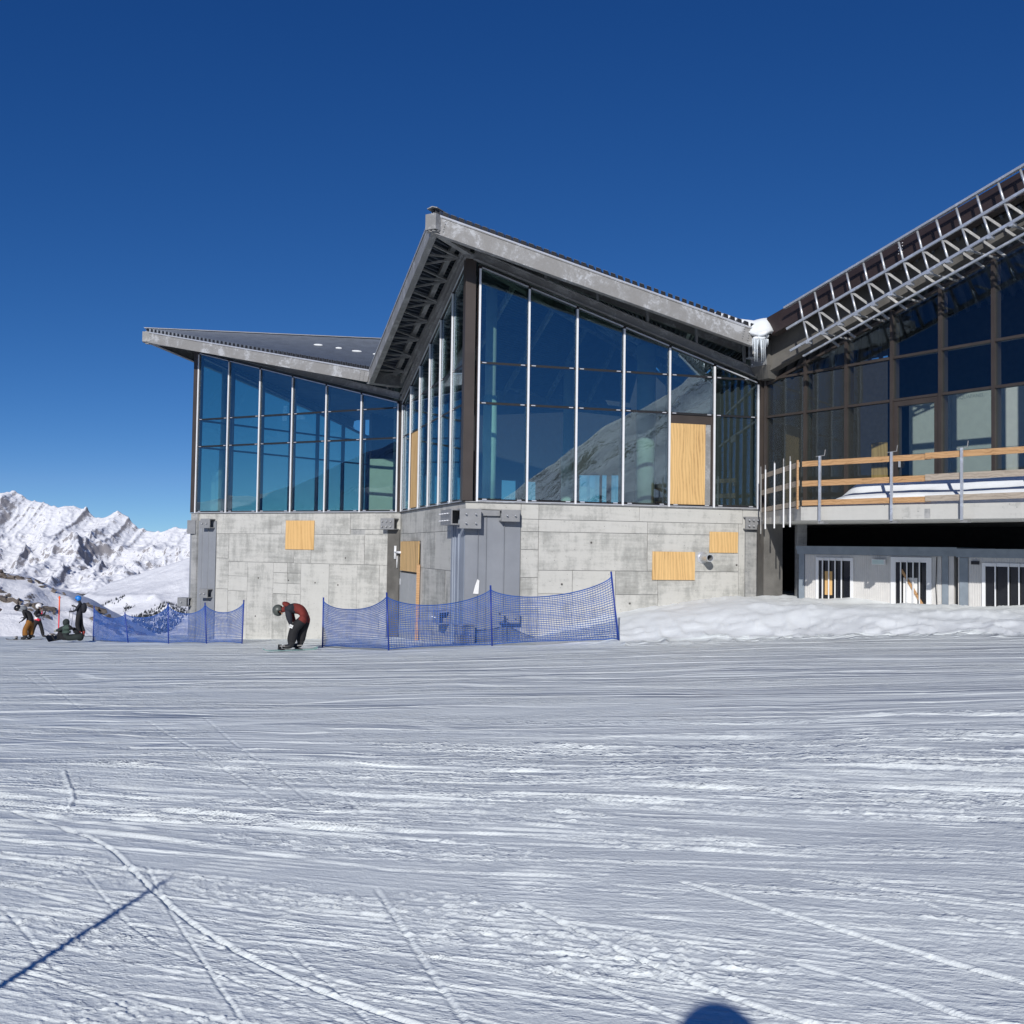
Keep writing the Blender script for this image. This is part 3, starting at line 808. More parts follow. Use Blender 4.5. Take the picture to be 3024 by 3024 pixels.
# brown corner columns
def column(root, p, ax, z1, w=.24, name='corner_column'):
    ax = Vector((ax.x, ax.y, 0)).normalized(); ay = Vector((-ax.y, ax.x, 0))
    mb = MB(); mb.box((p.x, p.y, (SILL + .02 + z1) / 2), (w, w, z1 - SILL - .02), ax, ay)
    o = mb.build(name, M['brown'], root)
    mb = MB(); mb.box((p.x, p.y, z1 + .06), (w + .1, w + .1, .12), ax, ay); mb.build('cap_plate', M['galv_dark'], o)
column(pav_l, P0 + W01.d * .06 - W01.n * .10 + Vector((.02, 0)), W01.d, 7.5)
column(pav_l, P1 - W01.d * .0 - W01.n * .14, W01.d, 5.05, .26)
column(pav_c, P2 + W23.d * .04 - W23.n * .12, W23.d, 7.45, .27)
column(wing, P3 + W23.d * .05 - W23.n * .13, W23.d, 4.85, .34)
column(wing, P4, W34.d, 7.2, .3)

# concrete base: core walls and every cast panel
def base(W, root, u0, u1, name='base_wall', zb=-5.0):
    mb = MB(); W.box(mb, u0, u1, zb, SILL - .03, -.42, -.035); return mb.build(name, M['concrete_grey'], root)
def panels(W, core, rects, mat='concrete', o1=0.0):
    for (u0, u1, z0, z1) in rects:
        g = .006; t = o1 - random.uniform(0, .008)
        mb = MB(); W.box(mb, u0 + g, u1 - g, z0 + g, z1 - g, -.034, t)
        mb.build('cast_panel', M[mat], core)
c01 = base(W01, pav_l, 0.02, 9.56)
panels(W01, c01, [(0, 1.31, .89, 1.2), (1.31, 4.43, .42, 1.2), (4.43, 7.48, .42, 1.2), (7.48, 9.57, .6, 1.2), (8.1, 9.05, .42, .6),
                  (1.33, 1.94, -.5, .42), (1.94, 5.02, -.62, .42), (5.02, 5.79, -.62, .42), (5.79, 8.1, -.62, .42), (8.1, 9.05, -.62, .42),
                  (1.33, 1.94, -1.65, -.5), (1.33, 1.94, -5, -1.65), (1.94, 2.87, -1.15, -.62), (1.94, 2.87, -1.7, -1.15), (1.94, 2.87, -5, -1.7), (2.87, 4.09, -5, -.62),
                  (4.09, 4.74, -.98, -.62), (4.09, 4.74, -1.36, -.98), (4.09, 4.74, -1.74, -1.36), (4.09, 4.74, -5, -1.74),
                  (4.74, 5.35, -.98, -.62), (4.74, 5.35, -1.36, -.98), (4.74, 5.35, -1.74, -1.36), (4.74, 5.35, -5, -1.74),
                  (5.35, 6.6, -5, -.62), (6.6, 7.81, -5, -.62), (7.81, 8.74, -5, -.62), (8.74, 9.05, -5, -.62)])
c12 = base(W12, pav_c, 0.02, 8.88)
panels(W12, c12, [(0, 1.9, .46, 1.2), (1.9, 3.68, .46, 1.2), (3.68, 6.3, .46, 1.2), (6.3, 8.89, .86, 1.2), (6.3, 7.4, .46, .86), (0, .33, -.75, .46), (3.37, 3.7, -.61, .46),
                  (3.7, 5.4, -.61, .46), (5.4, 7.38, -.61, .46), (3.25, 3.7, -5, -.61), (3.7, 6.77, -5, -.61), (6.77, 7.38, -5, -.61), (.33, 3.37, .2, .46)])
c23 = base(W23, pav_c, 0.02, 8.36)
panels(W23, c23, [(0, 1.47, 1.0, 1.2), (1.47, 1.95, .78, 1.2), (1.95, 4.75, .78, 1.2), (4.75, 7.8, .78, 1.2), (7.8, 8.38, .62, 1.2),
                  (1.47, 1.95, .46, .78), (1.95, 4.99, .46, .78), (4.99, 7.68, .46, .78), (1.47, 1.95, -.01, .46), (1.47, 1.95, -.73, -.01), (1.95, 4.99, -.54, .46), (4.99, 7.68, -.54, .46),
                  (1.47, 1.95, -5, -.73), (1.95, 2.89, -1.15, -.54), (1.95, 2.89, -5, -1.15), (2.89, 4.09, -5, -.54), (4.09, 5.3, -1.17, -.54), (4.09, 5.3, -5, -1.17), (5.3, 7.68, -5, -.54), (7.68, 7.87, -5, .78)])
cB = base(WB0, pav_l, 0, 9.2)
# sill flashing on top of the concrete
for W, root, L in ((W01, pav_l, 9.57), (W12, pav_c, 8.88), (W23, pav_c, 8.38)):
    mb = MB(); W.box(mb, -.02, L, SILL - .018, SILL + .004, -.2, .05); mb.build('sill_flashing', M['galv_dark'] if W is not W12 else M['brown'], root)

# grey membranes over the bare steel corners, with a few folds
def membrane(W, root, u0, u1, z1, mat, folds=(), z0=-5.0, o=.012, label=None):
    mb = MB(); n = 14
    us = sorted(set([u0 + (u1 - u0) * k / n for k in range(n + 1)] + [f + d for f in folds for d in (-.02, 0, .02) if u0 < f + d < u1]))
    ring = []
    for u in us:
        oo = o + .006 * math.sin(u * 7.3) + (.03 if any(abs(u - f) < .005 for f in folds) else 0)
        ring.append((u, oo))
    vs_ = []; fs = []
    for (u, oo) in ring: vs_ += [W.pt(u, z0, oo), W.pt(u, z1, oo), W.pt(u, z0, -.03), W.pt(u, z1, -.03)]
    for k in range(len(ring) - 1):
        a = 4 * k; b = a + 4
        fs += [(a, b, b + 1, a + 1), (a + 2, a + 3, b + 3, b + 2), (a + 1, b + 1, b + 3, a + 3), (a, a + 2, b + 2, b)]
    e = 4 * (len(ring) - 1); fs += [(0, 1, 3, 2), (e, e + 2, e + 3, e + 1)]
    mb.add(vs_, fs); return mb.build('membrane_sheet', M[mat], root, **({'label': label} if label else {}))
membrane(W01, pav_l, .0, 1.30, .885, 'membrane', (.62, .95))
membrane(W01, pav_l, 9.07, 9.55, .59, 'concrete_dark', ())
membrane(W12, pav_c, 7.40, 8.87, .85, 'membrane_blue', (7.7, 7.95, 8.3))
membrane(W23, pav_c, .0, 1.455, .985, 'membrane', (.33, .55, 1.02))
membrane(W23, pav_c, 7.88, 8.37, .61, 'concrete_grey', ())

# steel stub brackets at the corners
def bracket(W, root, u0, u1, z0, z1, dep=.28, nb=(2, 2), under=True, ends=True):
    mb = MB(); W.box(mb, u0, u1, z0, z1, dep - .03, dep)
    W.box(mb, u0, u1, z0, z0 + .03, .0, dep - .03); W.box(mb, u0, u1, z1 - .03, z1, .0, dep - .03)
    W.box(mb, (u0 + u1) / 2 - .015, (u0 + u1) / 2 + .015, z0 + .03, z1 - .03, .0, dep - .03)
    o = mb.build('steel_bracket', M['bracket'], root)
    for i in range(nb[0]):
        for j in range(nb[1]):
            u = u0 + (u1 - u0) * (i + .6) / (nb[0] + .2); z = z0 + (z1 - z0) * (j + .6) / (nb[1] + .2)
            MB().tube([W.pt(u, z, dep - .01), W.pt(u, z, dep + .09)], .017, 8).build('bolt', M['silver'], o)
    return o
bracket(W01, pav_l, .78, 1.25, .62, .97, .3, (2, 1)); bracket(W01, pav_l, -.06, .36, .40, .92, .12, (0, 0))
bracket(W01, pav_l, .81, 1.22, -2.0, -1.67, .3, (2, 1)); bracket(W01, pav_l, -.28, .18, -2.36, -2.03, .3, (1, 1))
bracket(W01, pav_l, 8.95, 9.5, .60, .98, .3, (3, 2))
bracket(W12, pav_c, 7.55, 8.75, .60, 1.0, .34, (4, 2))
bracket(W23, pav_c, -.22, .33, .50, 1.0, .34, (2, 2)); bracket(W23, pav_c, .88, 1.36, .70, 1.0, .28, (2, 1))
bracket(W23, pav_c, .90, 1.40, -1.89, -1.62, .26, (2, 1)); bracket(W23, pav_c, -.3, .22, -2.40, -1.92, .3, (2, 1)); bracket(W12, pav_c, 6.6, 7.3, -2.05, -1.7, .3, (2, 1))
bracket(W23, pav_c, 7.81, 8.36, .63, .98, .16, (4, 2))
mb = MB(); W23.box(mb, .33, .88, .84, .98, -.02, .10); mb.build('steel_bracket', M['bracket'], pav_c)
for u, z in ((7.62, -.35), (2.6, -.9), (3.4, .2), (4.5, -1.4), (6.0, -1.5), (7.1, -1.5)):
    MB().tube([W23.pt(u, z, -.02), W23.pt(u, z, .006)], .028, 10).build('tie_hole_plug', M['concrete_dark'], c23)
for u, z in ((3.4, -1.2), (4.8, -1.25), (6.0, -1.3), (3.3, -2.6), (7.3, -.4), (7.0, -1.35)):
    MB().tube([W01.pt(u, z, -.02), W01.pt(u, z, .006)], .028, 10).build('tie_hole_plug', M['concrete_dark'], c01)

# double service door in the side wall
door = MB(); W12.box(door, .12, 3.2, -5, -.80, -.03, -.005); door = door.build('service_door', M['concrete_dark'], pav_c)
for a, b in ((.16, 1.66), (1.69, 3.14)):
    W12.box(MB(), a, b, -4.9, -.84, -.004, .03).build('door_leaf', M['door_grey'], door)
for u in (.25, 3.05):
    W12.box(MB(), u, u + .07, -1.25, -1.05, .03, .06).build('hinge', M['silver'], door)
# white drain branch beside it
mb = MB(); mb.tube([W12.pt(-.1, .05, .15), W12.pt(-.1, -.40, .15)], .045, 10); mb.tube([W12.pt(-.1, -.17, .15), W12.pt(.45, -.17, .06)], .04, 10)
mb.tube([W12.pt(-.02, -.3, .1), W12.pt(-.02, -.7, .1)], .018, 8)
mb.build('drain_pipe', M['white_alu'], pav_c)
# vent pipe through the front wall
vp = MB(); vp.tube([W23.pt(6.60, -.16, -.02), W23.pt(6.60, -.16, .012)], .165, 24)
vp = vp.build('vent_pipe', M['silver'], pav_c)
n = 20
def ringpts(r, o): return [W23.pt(6.60 + r * math.cos(2 * math.pi * k / n), -.16 + r * math.sin(2 * math.pi * k / n), o) for k in range(n)]
mb = MB(); vs_ = ringpts(.105, .012) + ringpts(.105, .46) + ringpts(.085, .46) + ringpts(.085, .10)
fs = []
for a in range(3):
    for k in range(n): fs.append((a * n + k, a * n + (k + 1) % n, (a + 1) * n + (k + 1) % n, (a + 1) * n + k))
mb.add(vs_, fs + [tuple(3 * n + k for k in range(n))], False); mb.build('outlet_tube', M['galv_new'], vp)
mb = MB(); mb.add(ringpts(.084, .13) + ringpts(.084, .12), [tuple(range(n)), tuple(range(2 * n - 1, n - 1, -1))] + [(k, (k + 1) % n, n + (k + 1) % n, n + k) for k in range(n)]); mb.build('bore_shade_disc', M['black'], vp)  # black disc standing in for the shade inside the tube

# ------------------------------------------------------------------ roofs
def norm2(v): return v.normalized()
def offc(P, a, b, o):          # corner pushed outwards so that both walls get overhang o
    na = Vector((a.n.x, a.n.y)); nb = Vector((b.n.x, b.n.y))
    k = 1 + na.dot(nb)
    return P + (na + nb) * (o / k)
OV = 1.24
T2 = offc(P2, W12, W23, OV); V1 = offc(P1, W01, W12, OV); V3 = offc(P3, W23, W34, OV); T0 = offc(P0, WB0, W01, 1.15)
VB = B0 + Vector((-.9, .9)); T4 = P4 + Vector((W34.n.x, W34.n.y)) * 1.0 + Vector((W34.d.x, W34.d.y)) * 1.3
ZR, ZV = 8.08, 5.86             # top of eave beams at ridge and valley
cen = Vector((6.5, 42.5))
R0e = T0 + Vector((.978, .208)) * 17; R2e = T2 + (cen - T2).normalized() * 17.5
V1e = V1 + (cen - V1).normalized() * 12.5; V3e = V3 + (cen - V3).normalized() * 14; VBe = VB + Vector((.97, -.25)) * 12; R4e = T4 + Vector((.75, .66)) * 15
def v3(p, z): return Vector((p.x, p.y, z))
def ribbed(root, Ta, za, Tb, zb, Ea, ea, Eb, eb, pitch=.20, h=.13):
    """ribbed sheet: ribs run from the eave (Ta-Tb) inwards (Ea-Eb)"""
    A = v3(Ta, za); B = v3(Tb, zb); C_ = v3(Ea, ea); D_ = v3(Eb, eb)
    n = int((B - A).length / pitch)
    prof = []
    for k in range(n):
        for f, hh in ((0.0, 0.0), (.20, 0.0), (.27, h), (.86, h), (.93, 0.0)): prof.append(((k + f) / n, hh))
    prof.append((1.0, 0.0))
    up = Vector((0, 0, 1)); vs_ = []; fs = []
    for (s, hh) in prof:
        a = A.lerp(B, s); e = C_.lerp(D_, s)
        for q in (a, e):
            vs_ += [q + up * hh, q + up * (hh - .012)]
    for k in range(len(prof) - 1):
        i = 4 * k; j = i + 4
        fs += [(i, j, j + 2, i + 2), (i + 1, i + 3, j + 3, j + 1), (i, i + 1, j + 1, j), (i + 2, j + 2, j + 3, i + 3)]
    mb = MB(); mb.add(vs_, fs)
    sheet = mb.build('ribbed_roof_sheet', M['roof'], root)
    fl = MB()                # black end caps: rib shade put in as colour, light leaks closed
    inw = ((C_ - A).normalized() + (D_ - B).normalized()).normalized()
    for k in range(n):
        fl.prism([Vector(vs_[4 * (5 * k + i)]) + inw * .012 - up * .006 for i in (1, 2, 3, 4)], inw * .05)
    fl.build('rib_shade_cap', M['black'], sheet, kind='stuff')
    return sheet
lift = .03
ribbed(pav_l, T0, ZR + lift, V1, ZV + lift, R0e, ZR + .25, V1e, ZV + .25)
ribbed(pav_l, VB, ZV + lift, T0, ZR + lift, VBe, ZV + .25, R0e, ZR + .25)
ribbed(pav_c, V1, ZV + lift, T2, ZR + lift, V1e, ZV + .25, R2e, ZR + .25)
ribbed(pav_c, T2, ZR + lift, V3, ZV + lift, R2e, ZR + .25, V3e, ZV + .25)
ribbed(wing, V3 + (V3e - V3).normalized() * .75, ZV - .12, P4 + W34.n * .55 + W34.d * 1.3, 8.02, V3e, ZV + .1, R4e, 8.4)
# ridge caps
def ridge_cap(root, T, E, z0, z1):
    d = (E - T).normalized(); n2 = Vector((-d.y, d.x)); mb = MB()
    a = v3(T - d * .05, z0 + .16); b = v3(E, z1 + .16)
    for s in (1, -1):
        mb.bar(a + Vector((n2.x, n2.y, 0)) * .07 * s - Vector((0, 0, .03)), b + Vector((n2.x, n2.y, 0)) * .07 * s - Vector((0, 0, .03)), .15, .02, Vector((n2.x * .3 * s, n2.y * .3 * s, 1)))
    mb.build('ridge_cap', M['silver'] if root is pav_l else M['galv_dark'], root)
ridge_cap(pav_l, T0, R0e, ZR + lift, ZR + .25); ridge_cap(pav_c, T2, R2e, ZR + lift, ZR + .25)

# eave beams: channel with top and bottom flange
def eave_beam(root, Ta, za, Tb, zb, mat, h=.40, nm='eave_beam', bolts=True):
    A = v3(Ta, za); B = v3(Tb, zb); d = (B - A).normalized(); side = Vector((d.y, -d.x, 0)).normalized(); up = side.cross(d); up = up if up.z > 0 else -up
    mb = MB()
    c = (A + B) / 2; L = (B - A).length
    mb.box(c - up * h / 2, (L, .03, h - .04), d, side, up)
    mb.box(c - up * .01 - side * .05, (L, .17, .02), d, side, up)
    mb.box(c - up * (h - .01) - side * .05, (L, .17, .02), d, side, up)
    o = mb.build(nm, mat, root)
    if bolts:
        for e, sg in ((A, 1), (B, -1)):
            for i in range(2):
                for k in range(5):
                    q = e + d * sg * (.18 + .16 * i) - up * (.07 + .065 * k) + side * .012
                    MB().tube([q, q + side * .022], .014, 6).build('bolt', M['bracket'], o)
    return o
eave_beam(pav_l, T0, ZR, V1, ZV, M['galv'], .38)
eave_beam(pav_l, VB, ZV, T0, ZR, M['galv_dark'], .38, bolts=False)
eave_beam(pav_c, V1, ZV, T2, ZR, M['galv_dark'], .44)
eave_beam(pav_c, T2, ZR, V3, ZV, M['galv'], .44)
# thin edge strip under the ribs
for root, A, za, B, zb in ((pav_c, T2, ZR, V3, ZV), (pav_l, T0, ZR, V1, ZV), (pav_c, V1, ZV, T2, ZR)):
    d = (B - A).normalized(); s = Vector((d.y, -d.x, 0))
    mb = MB(); mb.bar(v3(A, za + .018) + s * .03, v3(B, zb + .018) + s * .03, .02, .035); mb.build('edge_strip', M['silver'], root)
# hip beam at the peaks from the tip back to the column
for root, T, P, z in ((pav_c, T2, P2, 7.55), (pav_l, T0, P0, 7.55)):
    mb = MB(); mb.bar(v3(T, ZR - .42), v3(P, z), .16, .06); mb.bar(v3(T, ZR - .22), v3(P, z + .25), .03, .36); mb.build('tip_beam', M['galv_dark'], root)
    dd = (P - T).normalized(); mb = MB(); mb.box((T.x + dd.x * .05, T.y + dd.y * .05, ZR - .2), (.3, .3, .38), (dd.x, dd.y, 0), (-dd.y, dd.x, 0)); mb.build('tip_plate', M['galv_dark'], root)

# wall-head beams over the glazing, posts to the roof, lattice struts under the overhang
def overhang(W, root, top, zroof, ov, lat=True, side_lat=False):
    L = W.L
    mb = MB(); W.bar(mb, (.1, top(.1) + .22, .05), (L - .1, top(L - .1) + .22, .05), .025, .22)
    W.bar(mb, (.1, top(.1) + .33, .05), (L - .1, top(L - .1) + .33, .05), .16, .02); W.bar(mb, (.1, top(.1) + .11, .05), (L - .1, top(L - .1) + .11, .05), .16, .02)
    o = mb.build('head_beam', M['galv_dark'], root)
    n = 12
    for k in range(n):
        u = .4 + k * (L - .8) / (n - 1)
        for s in (-.06, .06):
            q = W.pt(u + s, top(u + s) + .33, .05)
            MB().tube([q, q + Vector((0, 0, .11))], .014, 6).build('stud', M['bracket'], o)
    for k in range(6):
        u = .6 + k * (L - 1.2) / 5
        z1 = zroof(u)
        if z1 - (top(u) + .34) > .1:
            W.box(MB(), u - .035, u + .035, top(u) + .34, z1, .01, .08).build('roof_post', M['bracket'], root)
    mb = MB(); W.bar(mb, (.05, zroof(.05) - .06, .35), (L - .05, zroof(L - .05) - .06, .35), .14, .12); mb.build('edge_purlin', M['galv_dark'], root)
    if side_lat:
        nb = 7
        for k in range(nb):
            ua = .3 + k * (L - .3) / nb; ub = ua + (L - .3) / nb * .5; uc = ua + (L - .3) / nb
            for (p, q) in (((ua, ov - .06), (ub, .1)), ((ub, .1), (uc, ov - .06)), ((ub, .1), (ub, ov - .06))):
                MB().bar(W.pt(p[0], zroof(p[0]) - .20, p[1]), W.pt(q[0], zroof(q[0]) - .20, q[1]), .05, .05).build('lattice_strut', M['galv_dark'], root)
        mb = MB(); W.bar(mb, (.2, zroof(.2) - .24, .12), (L - .1, zroof(L - .1) - .24, .12), .10, .16); mb.build('wall_plate_beam', M['galv_dark'], root)
r01 = lin(0, 7.98, W01.L, 5.82); r12 = lin(0, 5.82, W12.L, 7.98); r23 = lin(0, 7.98, W23.L, 5.82)
overhang(W01, pav_l, top01, r01, OV); overhang(W12, pav_c, top12, r12, OV, side_lat=True); overhang(W23, pav_c, top23, r23, OV)
# closed valley box between the two pavilions
mb = MB(); dv = (V1 - P1).normalized(); mb.bar(v3(P1 + dv * .1, 5.62), v3(V1, 5.62), .34, .36); mb.build('valley_beam', M['galv_dark'], pav_c)
mb = MB(); dv = (V3 - P3).normalized(); mb.bar(v3(P3 + dv * .1, 5.52), v3(V3 - dv * .35, 5.52), .30, .40); mb.build('valley_beam', M['galv_dark'], pav_c)

# ------------------------------------------------------------------ interior seen through the panes
def flat(name, poly, z0, z1, mat, parent):
    return MB().prism([(p[0], p[1], z0) for p in poly], (0, 0, z1 - z0)).build(name, mat, parent)
I0 = P0 + Vector((.45, .02)); 
flat('floor_slab', [tuple(P0 + Vector((.35, .05))), tuple(P1 + Vector((.25, .35))), tuple(P2 + Vector((.2, .35))), tuple(P3 + Vector((.1, .4))), tuple(P4 + Vector((.4, .2))), (22, 24), (22, 46), (8, 52), tuple(B0 + Vector((.1, -.3)))], .8, 1.16, M['floor_int'], pav_c)
def back_wall(root, a, b, wins, zt=9.0, zb=1.16, wz=(1.5, 3.4)):
    W = Wall(Vector(a), Vector(b)); u = 0
    mb = MB(); W.box(mb, 0, W.L, wz[1], zt, -.15, .15); W.box(mb, 0, W.L, zb, wz[0], -.15, .15)
    for (w0, w1) in wins:
        if w0 > u: W.box(mb, u, w0, wz[0] + .002, wz[1] - .002, -.15, .15)
        u = w1
    if u < W.L: W.box(mb, u, W.L, wz[0] + .002, wz[1] - .002, -.15, .15)
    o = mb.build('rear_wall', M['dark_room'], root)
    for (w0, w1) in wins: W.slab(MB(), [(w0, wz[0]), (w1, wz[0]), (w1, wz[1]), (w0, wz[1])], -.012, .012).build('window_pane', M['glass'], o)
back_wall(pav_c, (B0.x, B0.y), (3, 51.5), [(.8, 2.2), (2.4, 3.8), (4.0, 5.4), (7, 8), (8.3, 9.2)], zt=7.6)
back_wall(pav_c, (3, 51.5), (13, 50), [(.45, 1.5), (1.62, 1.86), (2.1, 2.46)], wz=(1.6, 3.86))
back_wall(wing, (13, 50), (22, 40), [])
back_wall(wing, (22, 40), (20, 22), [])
for (x, y, zt, r, zw, root) in ((-.64, 27.2, 7.2, .153, 4.17, pav_c), (-11.75, 40.5, 7.4, .15, 3.83, pav_l), (4.2, 31.5, 6.5, .3, 1.3, pav_c), (-4.5, 39.0, 6.5, .18, 1.3, pav_l), (2.0, 36, 6.8, .2, 3.4, pav_c)):
    o = MB().tube([(x, y, 1.16), (x, y, zt)], r, 20).build('round_column', M['grey_paint'], root)
    if zw > 2: MB().tube([(x, y, 1.17), (x, y, 2.2), (x, y, 3.0), (x, y, zw)], [r * 1.25, r * 1.18, r * 1.28, r * 1.2], 20).build('plastic_wrap', M['wrap'], o)
# roof beams inside
for root, a, za, b, zb in ((pav_c, P2 + Vector((.3, .5)), 7.55, R2e, 7.7), (pav_c, P1 + Vector((.4, .3)), 5.5, V1e, 5.7), (pav_l, P0 + Vector((.6, .1)), 7.55, R0e, 7.7), (pav_c, P3 + Vector((.1, .5)), 5.45, V3e, 5.65)):
    mb = MB(); mb.bar(v3(a, za), v3(b, zb), .2, .38); mb.build('roof_beam', M['galv_dark'], root)
for k in range(5):
    f = .12 + k * .17
    a = v3(T2.lerp(R2e, f), 7.85); b = v3(V3.lerp(V3e, f), 5.7); c = v3(V1.lerp(V1e, f), 5.7)
    MB().bar(a, b, .10, .2).build('rafter', M['galv'], pav_c); MB().bar(a, c, .10, .2).build('rafter', M['galv'], pav_c)
    a = v3(T0.lerp(R0e, f), 7.85); b = v3(V1.lerp(V1e, f), 5.7); MB().bar(a, b, .10, .2).build('rafter', M['galv'], pav_l)
# a dark partition with a plywood face in the far pavilion
mb = MB(); mb.box((-4.6, 38.6, 2.3), (2.0, .12, 2.25), (.95, -.3, 0), (.3, .95, 0)); mb.build('partition', M['panel_white'], pav_l)

# ------------------------------------------------------------------ the wing
# boarded partition behind the brown glazing
WI = Wall(P3 - Vector((W34.n.x, W34.n.y)) * 2.9, P4 - Vector((W34.n.x, W34.n.y)) * 2.9)
pts = [2.6, 3.85, 5.1, 6.35, 7.6, 8.85, 10.1]
for a, b in zip(pts[:-1], pts[1:]):
    for z0, z1 in ((1.17, 2.72), (2.73, 4.28)):
        WI.box(MB(), a, b - .008, z0, z1, -.05, 0).build('wall_board', M['panel_white'], wing)
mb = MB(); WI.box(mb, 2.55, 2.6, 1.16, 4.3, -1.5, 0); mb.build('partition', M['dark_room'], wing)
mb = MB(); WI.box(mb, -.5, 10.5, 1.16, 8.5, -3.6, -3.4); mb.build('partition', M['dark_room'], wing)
WI.box(MB(), 1.0, 1.5, 1.17, 3.2, -.6, -.55).build('plywood_leaf', M['ply'], wing)
def to_mesh(t, parent):
    """lettering curve to a plain mesh part"""
    bpy.context.view_layer.update()
    me = bpy.data.meshes.new_from_object(t.evaluated_get(bpy.context.evaluated_depsgraph_get()))
    o = bpy.data.objects.new('printed_text', me); COL.objects.link(o)
    mw = t.matrix_world.copy(); bpy.data.objects.remove(t, do_unlink=True)
    me.transform(mw); o.parent = parent
    return o
def text(s, W, u, z, o, size, parent, mat):
    c = bpy.data.curves.new('printed_text', 'FONT'); c.body = s; c.size = size; c.extrude = .001
    t = bpy.data.objects.new('printed_text', c); COL.objects.link(t)
    p = W.pt(u, z, o) - ORG[parent]
    x = W.d3; y = Vector((0, 0, 1)); zz = x.cross(y)
    t.matrix_world = Matrix.Translation(p) @ Matrix((x, y, zz)).transposed().to_4x4()
    c.materials.append(mat); to_mesh(t, parent)
M['print'] = plain('grey_print', (0.28, 0.31, 0.32), 0.8)
for u, z in ((4.0, 4.06), (6.6, 4.02), (3.5, 2.58), (6.55, 2.60), (7.9, 2.60)): text('AQUAPANEL', WI, u, z, .004, .13, wing, M['print'])
# glazed door in the wing
dr = MB()
for (a, b, z0, z1) in ((4.19, 4.31, SILL - .1, TR1 - .04), (5.28, 5.40, SILL - .1, TR1 - .04), (4.31, 5.28, TR1 - .16, TR1 - .04), (4.31, 5.28, SILL - .1, SILL + .12)): W34.box(dr, a, b, z0, z1, -.12, .04)
dr = dr.build('glazed_door', M['brown'], wing)
W34.slab(MB(), [(4.31, SILL + .12), (5.28, SILL + .12), (5.28, TR1 - .16), (4.31, TR1 - .16)], -.012, .012).build('window_pane', M['glass_wing'], dr)
W34.box(MB(), 4.36, 4.39, 2.1, 2.35, .04, .09).build('handle', M['silver'], dr)
# grey head beam and brown edge beam of the unfinished eave
sl_ = .262
hb = lambda u: 4.86 + .305 * (u - .3)
mb = MB(); W34.slab(mb, [(.35, hb(.35)), (9.2, hb(9.2)), (9.2, hb(9.2) + .95), (.35, hb(.35) + .95)], .08, .34); mb.build('head_beam', M['concrete_dark'], wing)
eb = lambda u: 6.22 + sl_ * (u - 1.05)
mb = MB(); W34.slab(mb, [(1.02, eb(1.02)), (9.4, eb(9.4)), (9.4, eb(9.4) - .52), (1.15, eb(1.15) - .52)], .72, .98); ebm = mb.build('edge_beam', M['brown_dark'], wing)
for u in (5.0, 8.1):
    for i in range(2):
        for k in range(4): 
            q = (u + i * .1, eb(u + i * .1) - .08 - .07 * k)
            MB().tube([W34.pt(q[0], q[1], .98), W34.pt(q[0], q[1], 1.0)], .013, 6).build('bolt', M['silver'], ebm)
lat = MB()
rail = lambda u0, z0, u1, z1: lin(u0, z0, u1, z1)
rt = rail(1.88, 6.275, 8.13, 8.01); rm = rail(1.97, 5.705, 8.13, 7.475); rl = rail(2.09, 5.125, 8.13, 6.955); rb = rail(2.25, 5.0, 8.13, 6.72)
O = 1.30
for f, u0, o_, w, h in ((rt, 1.86, O - .04, .09, .05), (rm, 1.97, O, .045, .06), (rl, 2.09, O, .045, .06), (rb, 2.25, O - .30, .05, .045)):
    mb = MB(); W34.bar(mb, (u0, f(u0), o_), (9.5, f(9.5), o_), w, h); mb.build('lattice_rail', M['galv_new'], wing)
for k in range(16):
    u = 2.32 + .475 * k
    lean = .16
    MB().tube([W34.pt(u, rt(u) - .02, O - .06), W34.pt(u + lean, rm(u + lean), O - .02)], .027, 8).build('lattice_strut', M['galv_new'], wing)
    MB().tube([W34.pt(u + lean, rm(u + lean) - .02, O - .03), W34.pt(u + 2 * lean, rl(u + 2 * lean), O - .02)], .027, 8).build('lattice_strut', M['galv_new'], wing)
    mb = MB(); W34.box(mb, u + 2 * lean - .05, u + 2 * lean + .05, rl(u + 2 * lean) - .07, rl(u + 2 * lean) - .01, O - .12, O + .02); mb.build('clamp', M['galv_new'], wing)
    MB().bar(W34.pt(u + lean + .03, rm(u + lean) - .03, O - .05), W34.pt(u + lean + .62, rb(u + .62) - .05, O - .62), .035, .055).build('lattice_brace', M['galv_dark'], wing)
    if k % 2: MB().bar(W34.pt(u + .3, rl(u + .3) - .04, O - .03), W34.pt(u + .42, rl(u + .42) - .12, O - .95), .04, .04).build('lattice_tie', M['galv_dark'], wing)
# valley bracket with its stub and corbel
W = W34
vb = MB(); W.box(vb, .05, .60, 5.08, 5.72, .50, .53); vb = vb.build('valley_bracket', M['bracket'], wing)
mb = MB(); W.box(mb, .22, .24 + .01, 5.30, 5.74, .53, .80); W.box(mb, .12, .36, 5.72, 5.745, .53, .80); W.box(mb, .12, .36, 5.275, 5.30, .53, .80); mb.build('beam_stub', M['galv_new'], vb)
for u in (.12, .47):
    for z in (5.15, 5.4, 5.62): MB().tube([W.pt(u, z, .52), W.pt(u, z, .57)], .02, 6).build('bolt', M['silver'], vb)
mb = MB(); mb.hexa([W.pt(.10, 4.75, .0), W.pt(.5, 4.75, .0), W.pt(.5, 4.75, .30), W.pt(.10, 4.75, .30), W.pt(.02, 5.08, .0), W.pt(.62, 5.08, .0), W.pt(.62, 5.08, .52), W.pt(.02, 5.08, .52)]); W.box(mb, .02, .62, 5.08, 5.75, 0, .5); mb.build('corbel', M['concrete_dark'], wing)

